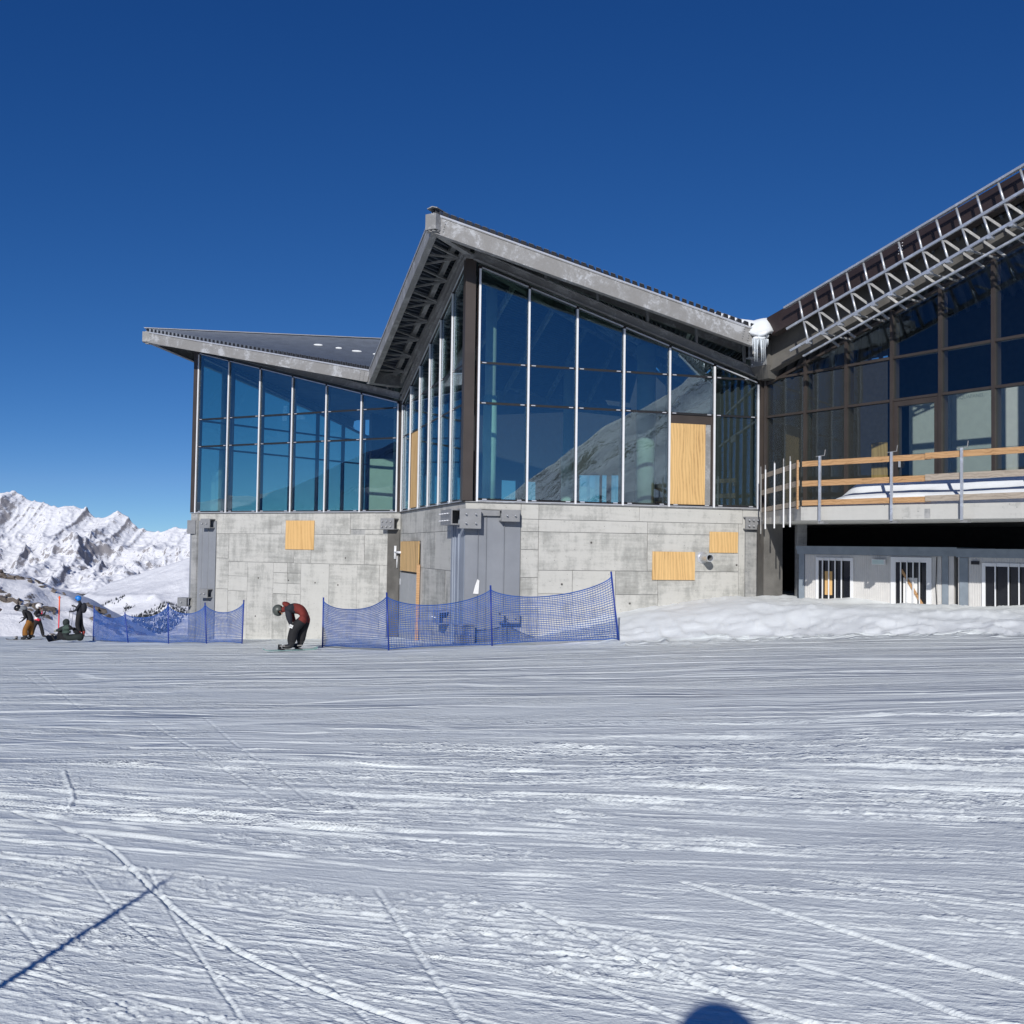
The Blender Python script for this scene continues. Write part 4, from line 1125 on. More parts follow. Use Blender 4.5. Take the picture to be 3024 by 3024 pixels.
# deck slab
D0 = Vector((6.70, 23.15)); D1 = Vector((10.22, 19.75)); WD = Wall(D0, D1)
De = WD.A + WD.d * 9
dk = MB(); poly = [D0, Vector((De.x, De.y)), Vector((14.5, 21.0)), P4 + Vector((.2, .4)), P3 + Vector((.3, .3)), P3 + Vector((-.0, -.05)), Vector((6.75, 26.9))]
dk.prism([(p.x, p.y, .76) for p in poly], (0, 0, .32)); dk = dk.build('deck_slab', M['concrete'], wing)
WS = Wall(Vector((6.75, 26.9)), D0)
W = WD
for u in (2.85,): W.box(MB(), u, u + .12, .78, .98, -.01, .006).build('patch', M['concrete_grey'], dk)
# undercroft behind the containers
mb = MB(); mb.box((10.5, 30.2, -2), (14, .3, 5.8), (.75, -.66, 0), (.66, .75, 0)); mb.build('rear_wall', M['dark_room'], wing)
mb = MB(); mb.bar((6.95, 26.9, -4), (6.95, 26.9, .76), .7, .5); mb.build('support_wall', M['concrete_dark'], wing)
mb = MB(); mb.bar((7.7, 26.6, -4), (7.7, 26.6, .76), .25, .25); mb.build('support_post', M['concrete_grey'], wing)
# ================================================================== loose things on and around the building
def board(W, u0, u1, z0, z1, o0, th, mat, label, group='plywood boards fixed over openings', name='plywood_board', skew=0.0):
    mb = MB(); W.slab(mb, [(u0, z0), (u1, z0 + skew), (u1 + .01, z1 + skew), (u0 + .01, z1)], o0, o0 + th)
    o = mb.build(name, mat, None); base_at(o, W.pt((u0 + u1) / 2, z0, o0)); return tag(o, label, 'plywood board', group)
board(W01, 4.64, 5.92, -.13, .91, .012, .02, M['ply_fine'], 'square honey-coloured board on the concrete of the far pavilion')
board(W12, .33, 3.37, -.77, .20, .04, .02, M['ply'], 'plywood board above the grey service door')
board(W12, us12[1] + .04, us12[2] - .04, SILL + .01, TR1 - .04, -.02, .02, M['ply_fine'], 'tall narrow plywood sheet filling a pane of the pavilion side wall')
tp = board(W23, us23[4] + .03, 6.66, SILL + .06, 3.47, -.03, .02, M['ply'], 'tall plywood sheet with bold grain in the front door bay')
board(W23, 5.12, 6.36, -.77, -.01, .012, .02, M['ply'], 'larger plywood rectangle left of the vent pipe')
board(W23, 6.79, 7.64, -.02, .55, .012, .02, M['ply'], 'small plywood rectangle upper right of the vent pipe')
# brown door frame of that bay belongs to the pavilion
fr = MB(); W23.box(fr, us23[4] + .03, us23[5] - .03, 3.47, TR1 - .04, -.12, -.02); W23.box(fr, 6.84, us23[5] - .03, SILL + .02, 3.47, -.12, -.02)
fr = fr.build('door_frame', M['brown'], pav_c); W23.box(MB(), 6.67, 6.83, SILL + .02, 3.47, -.10, -.03).build('side_post', M['galv_dark'], fr)

# leaning timber by the service door, and a scrap of paper
mb = MB(); mb.bar(W12.pt(3.45, -3.1, .10), W12.pt(3.45, -.52, .07), .10, .06, (0, 1, 0))
o = mb.build('timber_post', M['timber'], None); base_at(o, W12.pt(3.45, -3.1, .1)); tag(o, 'slim timber post standing beside the grey service door', 'timber post')
mb = MB(); W23.slab(mb, [(.22, -1.15), (.36, -1.16), (.38, -.82), (.33, -.78), (.27, -.95)], .035, .045)
o = mb.build('paper_scrap', M['paper'], None); base_at(o, W23.pt(.3, -1.15, .04)); tag(o, 'torn white paper scrap stuck on the grey corner membrane', 'paper')

# ------------------------------------------------------------------ safety nets
def net_fence(poles, label, cell=.062, rows=24, bot=.06, strand=.0082, seed=1):
    rnd = random.Random(seed)
    fx, fy, fz, _, _, _ = poles[0]
    root = empty('safety_net_fence', (fx, fy, fz), label, 'fence', 'blue safety nets along the piste edge')
    pts = []
    for (x, y, z, tx, ty, tz) in poles:
        a = Vector((x, y, z - .25)); b = Vector((tx, ty, tz)); d = (b - a).normalized()
        MB().tube([a, b], .021, 10).build('pole', M['pole_blue'], root)
        pts.append((Vector((x, y, z)), b, (b - Vector((x, y, z)))))
    mb = MB()
    ver = []
    for i in range(len(pts) - 1):
        (b0, t0, d0), (b1, t1, d1) = pts[i], pts[i + 1]
        n = max(6, int((b1 - b0).length / cell))
        bulge = rnd.uniform(-.12, .12)
        side = Vector((-(b1 - b0).y, (b1 - b0).x, 0)).normalized()
        for k in range(n + (1 if i == len(pts) - 2 else 0)):
            s = k / n; sag = 4 * s * (1 - s)
            lo = b0.lerp(b1, s) + d0.lerp(d1, s) * .035; lo.z = max(lo.z, gz(lo.x, lo.y) + .02) + .02 * sag
            hi = b0.lerp(b1, s) + d0.lerp(d1, s) * (.93 - .20 * sag ** .75)
            col = []
            for r in range(rows + 1):
                q = lo.lerp(hi, r / rows); w = math.sin(math.pi * r / rows)
                col.append(q + side * (bulge * sag * w) + Vector((0, 0, .008 * math.sin(k * .13 + r * .9))))
            ver.append(col)
    def seg(a, b, r):
        d = (b - a)
        if d.length < 1e-5: return
        d = d.normalized(); x = d.cross(Vector((.3, .2, .93))).normalized() * r; y = d.cross(x.normalized()) * r
        p = [a + x, a - x * .5 + y * .87, a - x * .5 - y * .87, b + x, b - x * .5 + y * .87, b - x * .5 - y * .87]
        mb.add(p, [(0, 1, 4, 3), (1, 2, 5, 4), (2, 0, 3, 5)])
    for k in range(len(ver)):
        for r in range(rows):
            seg(ver[k][r], ver[k][r + 1], strand * .7)
    for k in range(len(ver) - 1):
        for r in range(rows + 1):
            seg(ver[k][r], ver[k + 1][r], strand * (2.0 if r in (0, rows) else 1.15))
    mb.build('net', M['net'], root)
    return root
def P_(x, y, dx, h, dz=0.0):
    z = gz(x, y); return (x, y, z, x + dx, y, z + h)
net_fence([P_(-5.185, 27.74, 0, 1.38), P_(-2.882, 23.97, -.09, 1.39), P_(-.412, 23.64, -.07, 1.43), P_(2.466, 22.59, -.21, 1.56)],
          'blue net fence rising to a leaning pole in front of the near pavilion', rows=25, seed=4)
net_fence([P_(-16.45, 39.58, 0, 1.39), P_(-13.78, 36.28, -.18, 1.10), P_(-11.79, 34.68, -.07, 1.39), P_(-10.05, 33.27, -.10, 1.36), P_(-8.49, 31.76, .03, 1.39)],
          'lower blue net fence between the seated snowboarder and the far pavilion corner', rows=22, cell=.075, strand=.0095, seed=9)

# orange marker pole behind the skiers
x, y = -20.85, 46.3
z = gz(x, y)
mk = MB().tube([(x, y, z - .3), (x, y, z + 1.0)], .028, 8).build('marker_pole', M['red'], None); base_at(mk, (x, y, z))
tag(mk, 'thin orange marker pole beside the skier in the blue helmet', 'marker pole')
MB_ = MB().tube([(0, 0, 1.0), (0, 0, 1.88)], .032, 8).build('pole_top', M['orange'], mk)
MB().box((0, 0, 1.80), (.075, .075, .06)).build('band', M['orange'], mk)
# a second stake just outside the picture: only its shadow reaches into view
sx_, sy_ = -2.62, .62
zb = gz(sx_, 2.6)
L_ = 4.86
tip = Vector((-1.80, 5.40, g_base(-1.80, 5.40))) - SDIR * L_
st = MB().tube([(tip.x + .0, tip.y, float(g_macro(tip.x, tip.y)) - .3), (tip.x, tip.y, tip.z - .25), (tip.x, tip.y, tip.z)], [.022, .022, .014], 10).build('marker_stake', M['orange'], None)
base_at(st, (tip.x, tip.y, float(g_macro(tip.x, tip.y)))); tag(st, 'stake outside the view whose shadow slants over the lower left snow', 'marker pole')

# ------------------------------------------------------------------ timber guard rail on the deck edge
gr = empty('timber_guardrail', (D0.x, D0.y, 1.08), 'timber guard rail with steel posts along the snowy deck', 'guard rail')
def plank(W, u0, u1, z, h, o, mat, dz=0.0):
    mb = MB(); W.slab(mb, [(u0, z), (u1, z + dz), (u1, z + dz + h), (u0, z + h)], o, o + .03); mb.build('rail_board', mat, gr)
W = WD
for (z, h) in ((2.0, .125), (1.54, .13), (1.10, .12)):
    plank(W, .06, 3.0, z, h, .035, M['timber'], .02); plank(W, 2.9, 5.6, z + .03, h + .005, .067, M['timber'] if z > 1.9 else M['timber_old'], .03); plank(W, 5.4, 9, z + .05, h, .035, M['timber'])
for u in (.53, 2.19, 3.66, 5.2, 6.8):
    po = MB(); W.box(po, u - .025, u + .025, .70, 2.22, .10, .145); po = po.build('post', M['galv_new'], gr)
    mb = MB(); mb.bar(W.pt(u - .10, 2.21, .12), W.pt(u + .12, 2.23, .12), .015, .015); mb.bar(W.pt(u + .11, 2.22, .12), W.pt(u + .13, 2.36, .12), .015, .015); mb.build('clamp_handle', M['galv_dark'], po)
    W.box(MB(), u - .03, u + .12, .68, .73, -.06, .145).build('clamp_foot', M['galv_dark'], po)
W = WS
for (z, h) in ((2.0, .12), (1.56, .13), (1.10, .12)):
    mb = MB(); W.slab(mb, [(.1, z - .02), (W.L - .02, z), (W.L - .02, z + h), (.1, z + h - .02)], .03, .06); mb.build('rail_board', M['timber_old'], gr)
for k, u in enumerate((.25, .75, 1.7, 2.6, 3.2)):
    po = MB(); W.box(po, u - .015, u + .015, .62 if k else .5, 2.1 + .08 * (k % 3), .09, .12); po = po.build('post', M['white_alu'] if k else M['galv_dark'], gr)
    mb = MB(); mb.bar(W.pt(u, 2.1 + .08 * (k % 3), .11), W.pt(u, 2.30, .11), .02, .02); mb.build('clamp_handle', M['galv_dark'], po)
mb = MB(); W.box(mb, W.L - .05, W.L + .03, 1.02, 2.16, .062, .10); mb.build('corner_board', M['timber'], gr)

# snow lying on the deck behind the boards
uu = np.linspace(.15, 9, 110); vv = np.linspace(0, 1, 26)
U_, V_ = np.meshgrid(uu, vv, indexing='ij')
off = -.08 - V_ * 1.35
prof = np.interp(V_, [0, .06, .25, .38, .45, .62, .8, 1], [0, .20, .33, .33, .40, .58, .56, .0])
endw = sstep(.12, 1.1, U_)
h_ = 1.085 + prof * endw + .05 * fbm(U_ * .9, V_ * 3, 3, 120) * endw * sstep(0, .1, V_) * sstep(1, .9, V_)
PX = WD.A.x + WD.d.x * U_ + WD.n.x * off; PY = WD.A.y + WD.d.y * U_ + WD.n.y * off
grid_mesh('deck_snow', PX, PY, h_, M['snow'], kind='stuff', label='rounded snow drift lying on the deck behind the guard rail', category='snow') if False else None
o = grid_mesh('deck_snow', PX, PY, h_, M['snow']); tag(o, 'rounded snow drift lying on the deck behind the guard rail', 'snow', None, 'stuff')

# snow plug in the roof valley with icicles
rs = empty('roof_snow', (V3.x, V3.y, 5.8), 'snow plug with icicles spilling from the roof valley', 'snow')
dv = (V3e - V3).normalized(); pv = Vector((-dv.y, dv.x))
def vp_(s, side, z): q = V3 + dv * s + pv * side; return (q.x, q.y, z)
# blanket on the rising roof of the wing and filling the valley: closed shell
sa = np.linspace(-3.2, 1.3, 70); ta = np.linspace(-.42, 7.0, 70)
TA, SA = np.meshgrid(ta, sa, indexing='ij')
bed = 5.98 + .02 * TA + np.where(SA < 0, .30 * -SA, .26 * SA)
thick = (.11 + .05 * fbm(TA * 1.2, SA * 1.2, 3, 140)) * sstep(1.3, .9, SA) * sstep(-3.25, -2.6, SA)
lip = sstep(.35, -.42, TA) * np.exp(-((SA + .12) / .45) ** 2)
side_in = sstep(.10, .9, TA + np.where(SA < -.35, 0, .9) - .55 * (np.abs(SA + .35) * (SA < -.35)))
topz = bed + thick * side_in + .02 - .42 * sstep(.2, -.42, TA) * np.exp(-((SA + .12) / .6) ** 2) - .02
topz = np.where(TA < .25, topz - .35 * (1 - np.exp(-((SA + .12) / .5) ** 2 * 0)) * 0, topz)
PX = V3.x + dv.x * TA + pv.x * SA; PY = V3.y + dv.y * TA + pv.y * SA
keep_front = np.exp(-((SA + .12) / .40) ** 2)
PXf = PX + dv.x * np.where(TA < .5, (1 - keep_front) * (.5 - TA), 0); PYf = PY + dv.y * np.where(TA < .5, (1 - keep_front) * (.5 - TA), 0)
sn = grid_mesh('snow_mass', PXf - V3.x, PYf - V3.y, topz - 5.8, M['snow']); sn.parent = rs
md = sn.modifiers.new('thick', 'SOLIDIFY'); md.thickness = .10; md.offset = -1
mb = MB(); mb.ball(vp_(-.30, -.08, 5.62), (.11, .08, .08), 14, 9); mb.ball(vp_(-.22, -.20, 5.68), (.09, .08, .08), 14, 9); mb.ball(vp_(-.34, .08, 5.58), (.09, .08, .05), 12, 8); mb.ball(vp_(-.12, -.12, 5.76), (.14, .11, .12), 14, 9)
mb.build('snow_plug', M['snow'], rs)
for k in range(11):
    s = -.40 + random.uniform(-.04, .06); side = .17 - k * .04; L = random.choice([.15, .22, .32, .45, .6])
    a = vp_(s + .04, side, 5.56)
    MB().tube([a, (a[0], a[1], 5.56 - L * .5), (a[0] + .005, a[1], 5.56 - L)], [.017, .010, .002], 7).build('icicle', M['ice'], rs)

# ------------------------------------------------------------------ site containers under the deck
dC = WD.d; C0 = Vector((7.52, 26.05))
def container(name, A, L, depth, zt, zb, label, big=False):
    W = Wall(A, A + dC * L)
    root = empty(name, (A.x, A.y, zb), label, 'site container', 'grey site containers under the deck')
    mb = MB(); W.box(mb, .02, L - .02, zb, zt - .2, -depth, -.014); body = mb.build('body', M['container'], root)
    return W, root, body
def cladding(W, root, u0, u1, z0, z1, pitch=.055):
    """narrow ribbed sheet"""
    n = int((u1 - u0) / pitch); vs_ = []; fs = []
    prof = []
    for k in range(n):
        for f, o_ in ((0, -.004), (.3, -.004), (.4, .004), (.9, .004), (1.0, -.004)): prof.append((u0 + (k + f) * (u1 - u0) / n, o_))
    for u, o_ in prof: vs_ += [W.pt(u, z0, o_), W.pt(u, z1, o_), W.pt(u, z0, -.013), W.pt(u, z1, -.013)]
    for k in range(len(prof) - 1):
        a = 4 * k; b = a + 4; fs += [(a, b, b + 1, a + 1), (a + 1, b + 1, b + 3, a + 3), (a, a + 2, b + 2, b)]
    MB().add(vs_, fs).build('ribbed_cladding', M['container'], root)
def barred_window(W, root, u0, u1, z0, z1, bars, name='window', inner=None):
    f = .075; mb = MB()
    for a, b, c, d in ((u0, u0 + f, z0, z1), (u1 - f, u1, z0, z1), (u0 + f, u1 - f, z0, z0 + f), (u0 + f, u1 - f, z1 - f, z1)): W.box(mb, a, b, c, d, -.01, .035)
    o = mb.build(name, M['window_white'], root)
    W.box(MB(), u0 + f, u1 - f, z0 + f, z1 - f, -.008, .010).build('pane', M['dark_glass'], o)
    for u in bars: W.box(MB(), u - .013, u + .013, z0 - .02, z1 - .01, .05, .075).build('bar', M['window_white'], o)
    return o
t = NT('dark_window_glass'); M['dark_glass'] = t.pbr((0.012, 0.013, 0.015), 0.06, 0, None, 0.6)
W1, c1, b1 = container('site_container', C0, 3.92, 2.4, .18, -2.5, 'site container with barred window, door and wall lamp under the deck corner')
for a, b in ((.12, .50), (1.53, 2.42), (3.42, 3.60)): pass
cladding(W1, c1, .14, 3.62, -2.5, -.03)
mb = MB(); W1.box(mb, -.06, 3.98, -.02, .17, -2.45, .05); W1.box(mb, -.08, 4.0, .10, .19, -2.5, .075); mb.build('roof_trim', M['container_trim'], c1)
for a, b in ((-.02, .13), (3.64, 3.78)): W1.box(MB(), a, b, -2.5, -.02, -.2, .02).build('corner_post', M['container_trim'], c1)
barred_window(W1, c1, .46, 1.46, -1.28, -.10, (.66, .83, 1.0, 1.17))
W1.box(MB(), .70, .90, -1.05, -.45, .012, .014).build('paper', M['ply_fine'], c1)
dd = MB()
for a, b, c, d in ((2.42, 2.54, -2.5, -.06), (3.28, 3.40, -2.5, -.06), (2.54, 3.28, -.18, -.06), (2.54, 3.28, -2.5, -1.32)): W1.box(dd, a, b, c, d, -.01, .04)
dd = dd.build('door', M['window_white'], c1)
W1.box(MB(), 2.54, 3.28, -1.32, -.18, -.008, .010).build('pane', M['dark_glass'], dd)
W1.box(MB(), 2.72, 3.06, -1.18, -.55, .012, .014).build('notice', M['paper'], dd)
MB().bar(W1.pt(2.68, -.36, .03), W1.pt(3.26, -1.30, .03), .02, .06).build('brace_board', M['timber'], dd)
for u in (2.68, 2.83, 2.98, 3.13): W1.box(MB(), u - .012, u + .012, -1.34, -.15, .055, .08).build('bar', M['window_white'], dd)
lm = MB(); W1.box(lm, 1.98, 2.30, -.25, -.12, .01, .12); lm = lm.build('lamp', M['window_white'], c1)
W1.box(MB(), 2.0, 2.28, -.235, -.135, .12, .13).build('diffuser', M['wrap'], lm)
mb = MB(); mb.tube([W1.pt(3.52, -.04, .02), W1.pt(3.50, -.7, .025), W1.pt(3.53, -1.3, .022), W1.pt(3.52, -2.2, .02)], .010, 6); mb.build('cable', M['black'], c1)
W2, c2, b2 = container('site_container', C0 + dC * 4.02 + WD.n * .12, 6.0, 2.4, .17, -2.5, 'second site container with a wide barred opening at the picture edge')
cladding(W2, c2, .26, 6, -2.5, -.03)
mb = MB(); W2.box(mb, .0, 6, -.04, .10, -2.45, .05); W2.box(mb, -.02, 6.05, .05, .16, -2.5, .075); mb.build('roof_trim', M['container_trim'], c2)
W2.box(MB(), .06, .25, -2.5, -.05, -.2, .02).build('corner_post', M['container_trim'], c2)
barred_window(W2, c2, .56, 2.6, -2.4, -.16, (.86, 1.14, 1.36, 1.55, 1.8, 2.05, 2.3))
W2.box(MB(), .33, .50, -.20, -.12, .01, .05).build('cable_box', M['black'], c2)

# small snow patches left on the dark roof
rp = empty('roof_snow', (-6.5, 38.5, 7.4), 'small snow patches left on the dark ribbed roof of the far pavilion', 'snow')
def on_roof(s, t):   # s along eave T0-V1, t inwards
    a = v3(T0, ZR + lift).lerp(v3(V1, ZV + lift), s); b = v3(R0e, ZR + .25).lerp(v3(V1e, ZV + .25), s)
    return a.lerp(b, t) + Vector((0, 0, .15))
for (s, t, rx_, ry_) in ((.62, .40, .5, .16), (.60, .37, .45, .10), (.52, .36, .22, .03), (.47, .34, .16, .025), (.42, .31, .2, .025), (.36, .29, .13, .02), (.30, .265, .18, .02)):
    c = on_roof(s, t); d = (on_roof(s, t + .02) - c).normalized()
    A = Matrix((d, Vector((-d.y, d.x, 0)).normalized(), Vector((0, 0, 1)))).transposed()
    MB().ball(c, (rx_, ry_, .07 if rx_ > .44 else .04), 12, 6, A).build('snow_patch', M['snow'], rp)
# ================================================================== people
def cloth(name, c, var=0.15): 
    M[name] = plain(name, c, 0.85, var=var, scale=5, bump=0.35, bscale=9)
cloth('black_cloth', (0.012, 0.012, 0.014)); cloth('navy_cloth', (0.016, 0.018, 0.026)); cloth('rust_cloth', (0.16, 0.022, 0.016)); cloth('mustard_cloth', (0.24, 0.10, 0.015))
cloth('green_cloth', (0.045, 0.075, 0.060)); cloth('dark_green_cloth', (0.02, 0.028, 0.027)); cloth('grey_cloth', (0.20, 0.21, 0.23)); cloth('white_cloth', (0.72, 0.70, 0.70)); cloth('skin', (0.42, 0.22, 0.14), 0.05)
cloth('beige_glove', (0.30, 0.30, 0.24)); cloth('pink_cloth', (0.75, 0.04, 0.08)); cloth('coral_boot', (0.45, 0.07, 0.06))
M['helmet_grey'] = plain('olive_grey_helmet', (0.075, 0.085, 0.075), 0.4, var=0.05); M['helmet_black'] = plain('black_helmet', (0.015, 0.015, 0.016), 0.3, var=0.05)
M['helmet_white'] = plain('white_helmet', (0.75, 0.73, 0.73), 0.35, var=0.05); M['helmet_blue'] = plain('blue_helmet', (0.02, 0.22, 0.70), 0.35, var=0.05)
M['goggle'] = plain('goggle_lens', (0.01, 0.01, 0.012), 0.1, var=0.0); M['boot'] = plain('black_boot', (0.02, 0.02, 0.022), 0.5); M['deck_teal'] = plain('teal_board', (0.25, 0.42, 0.40), 0.4); M['deck_grey'] = plain('grey_board', (0.30, 0.30, 0.29), 0.4)
M['strap'] = plain('grey_strap', (0.30, 0.29, 0.28), 0.6); M['ski_dark'] = plain('dark_ski', (0.03, 0.03, 0.035), 0.35)

def person(loc, nodes, edges, label, mats, facing=None):
    """one continuous body grown over a posed skeleton; nodes: name -> (x, y, z, radius[, radius2]); edges: (a, b, material key)"""
    root_loc = Vector(loc)
    names = list(nodes); idx = {n: i for i, n in enumerate(names)}
    me = bpy.data.meshes.new('body_cage')
    me.from_pydata([nodes[n][:3] for n in names], [(idx[a], idx[b]) for a, b, _ in edges], [])
    cage = bpy.data.objects.new('body_cage', me); COL.objects.link(cage)
    sk = cage.modifiers.new('Skin', 'SKIN'); sk.use_smooth_shade = True; sk.branch_smoothing = 0.6
    ss = cage.modifiers.new('Sub', 'SUBSURF'); ss.levels = 2; ss.render_levels = 2
    lay = me.skin_vertices[0].data
    for n in names:
        r = nodes[n][3]; r2 = nodes[n][4] if len(nodes[n]) > 4 else r
        lay[idx[n]].radius = (r, r2); lay[idx[n]].use_root = (n == 'pelvis')
    dg = bpy.context.evaluated_depsgraph_get()
    bm_ = bpy.data.meshes.new_from_object(cage.evaluated_get(dg))
    bpy.data.objects.remove(cage, do_unlink=True)
    keys = []
    for _, _, k in edges:
        if k not in keys: keys.append(k)
    bm_.materials.clear()
    for k in keys: bm_.materials.append(M[k])
    segs = [(np.array(nodes[a][:3]), np.array(nodes[b][:3]), keys.index(k), max(nodes[a][3], nodes[b][3])) for a, b, k in edges]
    ctr = np.empty(len(bm_.polygons) * 3); bm_.polygons.foreach_get('center', ctr); ctr = ctr.reshape(-1, 3)
    best = np.full(len(ctr), 1e9); bi = np.zeros(len(ctr), np.int32)
    for a, b, k, r in segs:
        d = b - a; t_ = np.clip((ctr - a) @ d / (d @ d + 1e-9), 0, 1); q = np.linalg.norm(ctr - a - t_[:, None] * d, axis=1) / r
        bi = np.where(q < best, k, bi); best = np.minimum(best, q)
    bm_.polygons.foreach_set('material_index', bi.astype(np.int32)); bm_.polygons.foreach_set('use_smooth', np.ones(len(ctr), bool))
    bm_.name = 'person'
    o = bpy.data.objects.new('person', bm_); COL.objects.link(o); o.location = root_loc
    ORG[o] = root_loc
    tag(o, label, 'person', 'people on the piste')
    return o
def hand(nodes, edges, key, base, d, side, mat, r=.011):
    """palm and five fingers, slightly curled along d"""
    b = Vector(nodes[base][:3]); d = Vector(d).normalized(); s = Vector(side).normalized(); n_ = d.cross(s)
    pk = key + 'palm'; p = b + d * .07; nodes[pk] = (*p, .036, .024); edges.append((base, pk, mat))
    for i in range(4):
        q = p + d * .03 + s * (.030 - .02 * i); t = q + d * (.040 - .004 * abs(i - 1)) + n_ * .012; t2 = t + d * .022 + n_ * .026
        nodes[f'{key}f{i}a'] = (*q, r); nodes[f'{key}f{i}b'] = (*t, r * .95); nodes[f'{key}f{i}c'] = (*t2, r * .8)
        edges += [(pk, f'{key}f{i}a', mat), (f'{key}f{i}a', f'{key}f{i}b', mat), (f'{key}f{i}b', f'{key}f{i}c', mat)]
    q = b + d * .035 + s * .045; t = q + d * .035 + s * .02
    nodes[f'{key}ta'] = (*q, r * 1.1); nodes[f'{key}tb'] = (*t, r); edges += [(base, f'{key}ta', mat), (f'{key}ta', f'{key}tb', mat)]

def helmet(o, c, r, mat, face, goggles=True, skin=True):
    """helmet shell, goggles and face, all on the person's head; face = direction the face looks"""
    c = Vector(c) + ORG[o]; f = Vector(face).normalized()
    up = Vector((0, 0, 1)) if abs(f.z) < .75 else Vector((-f.x, -f.y, .0)).normalized()
    up = (up - f * up.dot(f)).normalized() if abs(f.z) < .95 else Vector((-1, 0, 0))
    s = f.cross(up)
    A = Matrix((f, s, up)).transposed()
    m = MB(); m.ball(c + up * .02 - f * .01, (r * 1.06, r * .92, r), 18, 12, A)
    # cut the face opening: keep shell above and behind
    vs_ = []; keep = []
    for fc in m.f:
        q = sum((Vector(m.v[i]) for i in fc), Vector()) / len(fc) - c
        keep.append(not (q.dot(f) > r * .25 and q.dot(up) < r * .18) and q.dot(up) > -r * .75)
    m.f = [fc for fc, k in zip(m.f, keep) if k]; m.sm = [True] * len(m.f)
    h = m.build('helmet', mat, o)
    md = h.modifiers.new('thick', 'SOLIDIFY'); md.thickness = .012; md.offset = 1
    if goggles:
        g = MB(); g.ball(c + f * r * .62 + up * r * .12, (r * .40, r * .70, r * .30), 14, 8, A); g.build('goggles', M['goggle'], o)
    g = MB(); g.ball(c + f * r * .80 - up * r * .22, (r * .16, r * .12, r * .16), 8, 6, A); g.build('nose', M['skin'], o)
    g = MB(); g.ball(c + f * r * .70 - up * r * .50, (r * .10, r * .24, r * .05), 8, 6, A); g.build('mouth', M['coral_boot'], o)
def snowboard(loc, d, L, mat, label, tilt=(0, 0, 1), w=.27, bind=()):
    d = Vector(d).normalized(); up = Vector(tilt); s = up.cross(d).normalized(); up = d.cross(s)
    root_loc = Vector(loc); n = 26; vs_ = []; fs = []
    for k in range(n + 1):
        t = k / n * 2 - 1; a = abs(t)
        ww = w / 2 * (1 - .10 * (1 - a * a)) * (math.sqrt(max(0.0, 1 - ((a - .82) / .18) ** 2)) if a > .82 else 1) + .004
        kick = .06 * max(0, (a - .8) / .2) ** 2
        c = root_loc + d * t * L / 2 + up * kick
        vs_ += [c + s * ww, c - s * ww, c - s * ww + up * .014, c + s * ww + up * .014]
    for k in range(n):
        a = 4 * k; b = a + 4
        for i in range(4): fs.append((a + i, a + (i + 1) % 4, b + (i + 1) % 4, b + i))
    fs += [(0, 1, 2, 3), (4 * n + 3, 4 * n + 2, 4 * n + 1, 4 * n)]
    o = MB().add(vs_, fs).build('snowboard', mat, None); base_at(o, root_loc); ORG[o] = root_loc
    tag(o, label, 'snowboard', 'snowboards on the piste')
    for t in bind:
        c = root_loc + d * t + up * .015
        b = MB(); b.box(c + up * .012, (.12, .24, .024), d, s, up); b.box(c - s * .13 + up * .07, (.09, .02, .12), d, s, up); bo = b.build('binding', M['boot'], o)
        MB().box(c + s * .05 + up * .105, (.13, .05, .03), d, s, up).build('strap', M['strap'], bo)
    return o
def leg(N, E, p, hip, knee, ankle, toe, jm, mat, boot, r0=.095, r1=.078, r2=.07):
    N[p + 'hip'] = (*hip, r0); N[p + 'kn'] = (*knee, r1); N[p + 'cf'] = tuple(knee[i] * .45 + ankle[i] * .55 for i in range(3)) + (r1,)
    N[p + 'cu'] = tuple(knee[i] * .18 + ankle[i] * .82 for i in range(3)) + (r2 * 1.1,)
    N[p + 'an'] = (*ankle, r2 * .85); N[p + 'he'] = (ankle[0] * .95 + toe[0] * .05, ankle[1] * .95 + toe[1] * .05, toe[2] + .005, r2 * .75); N[p + 'to'] = (*toe, .05, .045)
    E += [('pelvis', p + 'hip', jm if isinstance(jm, str) else mat), (p + 'hip', p + 'kn', mat), (p + 'kn', p + 'cf', mat), (p + 'cf', p + 'cu', mat), (p + 'cu', p + 'an', boot), (p + 'an', p + 'he', boot), (p + 'he', p + 'to', boot)]
def arm(N, E, p, root, sh, el, wr, mat, glove, hd, side, rs=.068, re=.055, rw=.043):
    N[p + 'sh'] = (*sh, rs); N[p + 'el'] = (*el, re); N[p + 'wr'] = (*wr, rw)
    E += [(root, p + 'sh', mat), (p + 'sh', p + 'el', mat), (p + 'el', p + 'wr', mat)]
    hand(N, E, p, p + 'wr', hd, side, glove)

# the snowboarder bending over in front of the wall
mx, my = -5.65, 26.18
mz = gz(mx, my) + .07
N = {'pelvis': (.33, 0, .95, .185, .19)}; E = []
N['waist'] = (.20, 0, 1.03, .185, .19); N['mid'] = (.05, 0, 1.06, .18, .2); N['chest'] = (-.10, 0, 1.05, .17, .2); N['neck'] = (-.24, 0, 1.04, .085); N['head'] = (-.37, 0, .985, .095); N['chin'] = (-.37, 0, .93, .06)
E += [('pelvis', 'waist', 'rust_cloth'), ('waist', 'mid', 'rust_cloth'), ('mid', 'chest', 'navy_cloth'), ('chest', 'neck', 'rust_cloth'), ('neck', 'head', 'rust_cloth'), ('head', 'chin', 'skin')]
leg(N, E, 'l', (.27, -.11, .80), (.03, -.14, .52), (-.03, -.15, .16), (-.27, -.16, .06), 'rust_cloth', 'black_cloth', 'boot', .155, .13, .115)
leg(N, E, 'r', (.30, .12, .80), (.20, .16, .50), (.14, .17, .16), (-.08, .18, .06), 'rust_cloth', 'black_cloth', 'boot', .155, .13, .115)
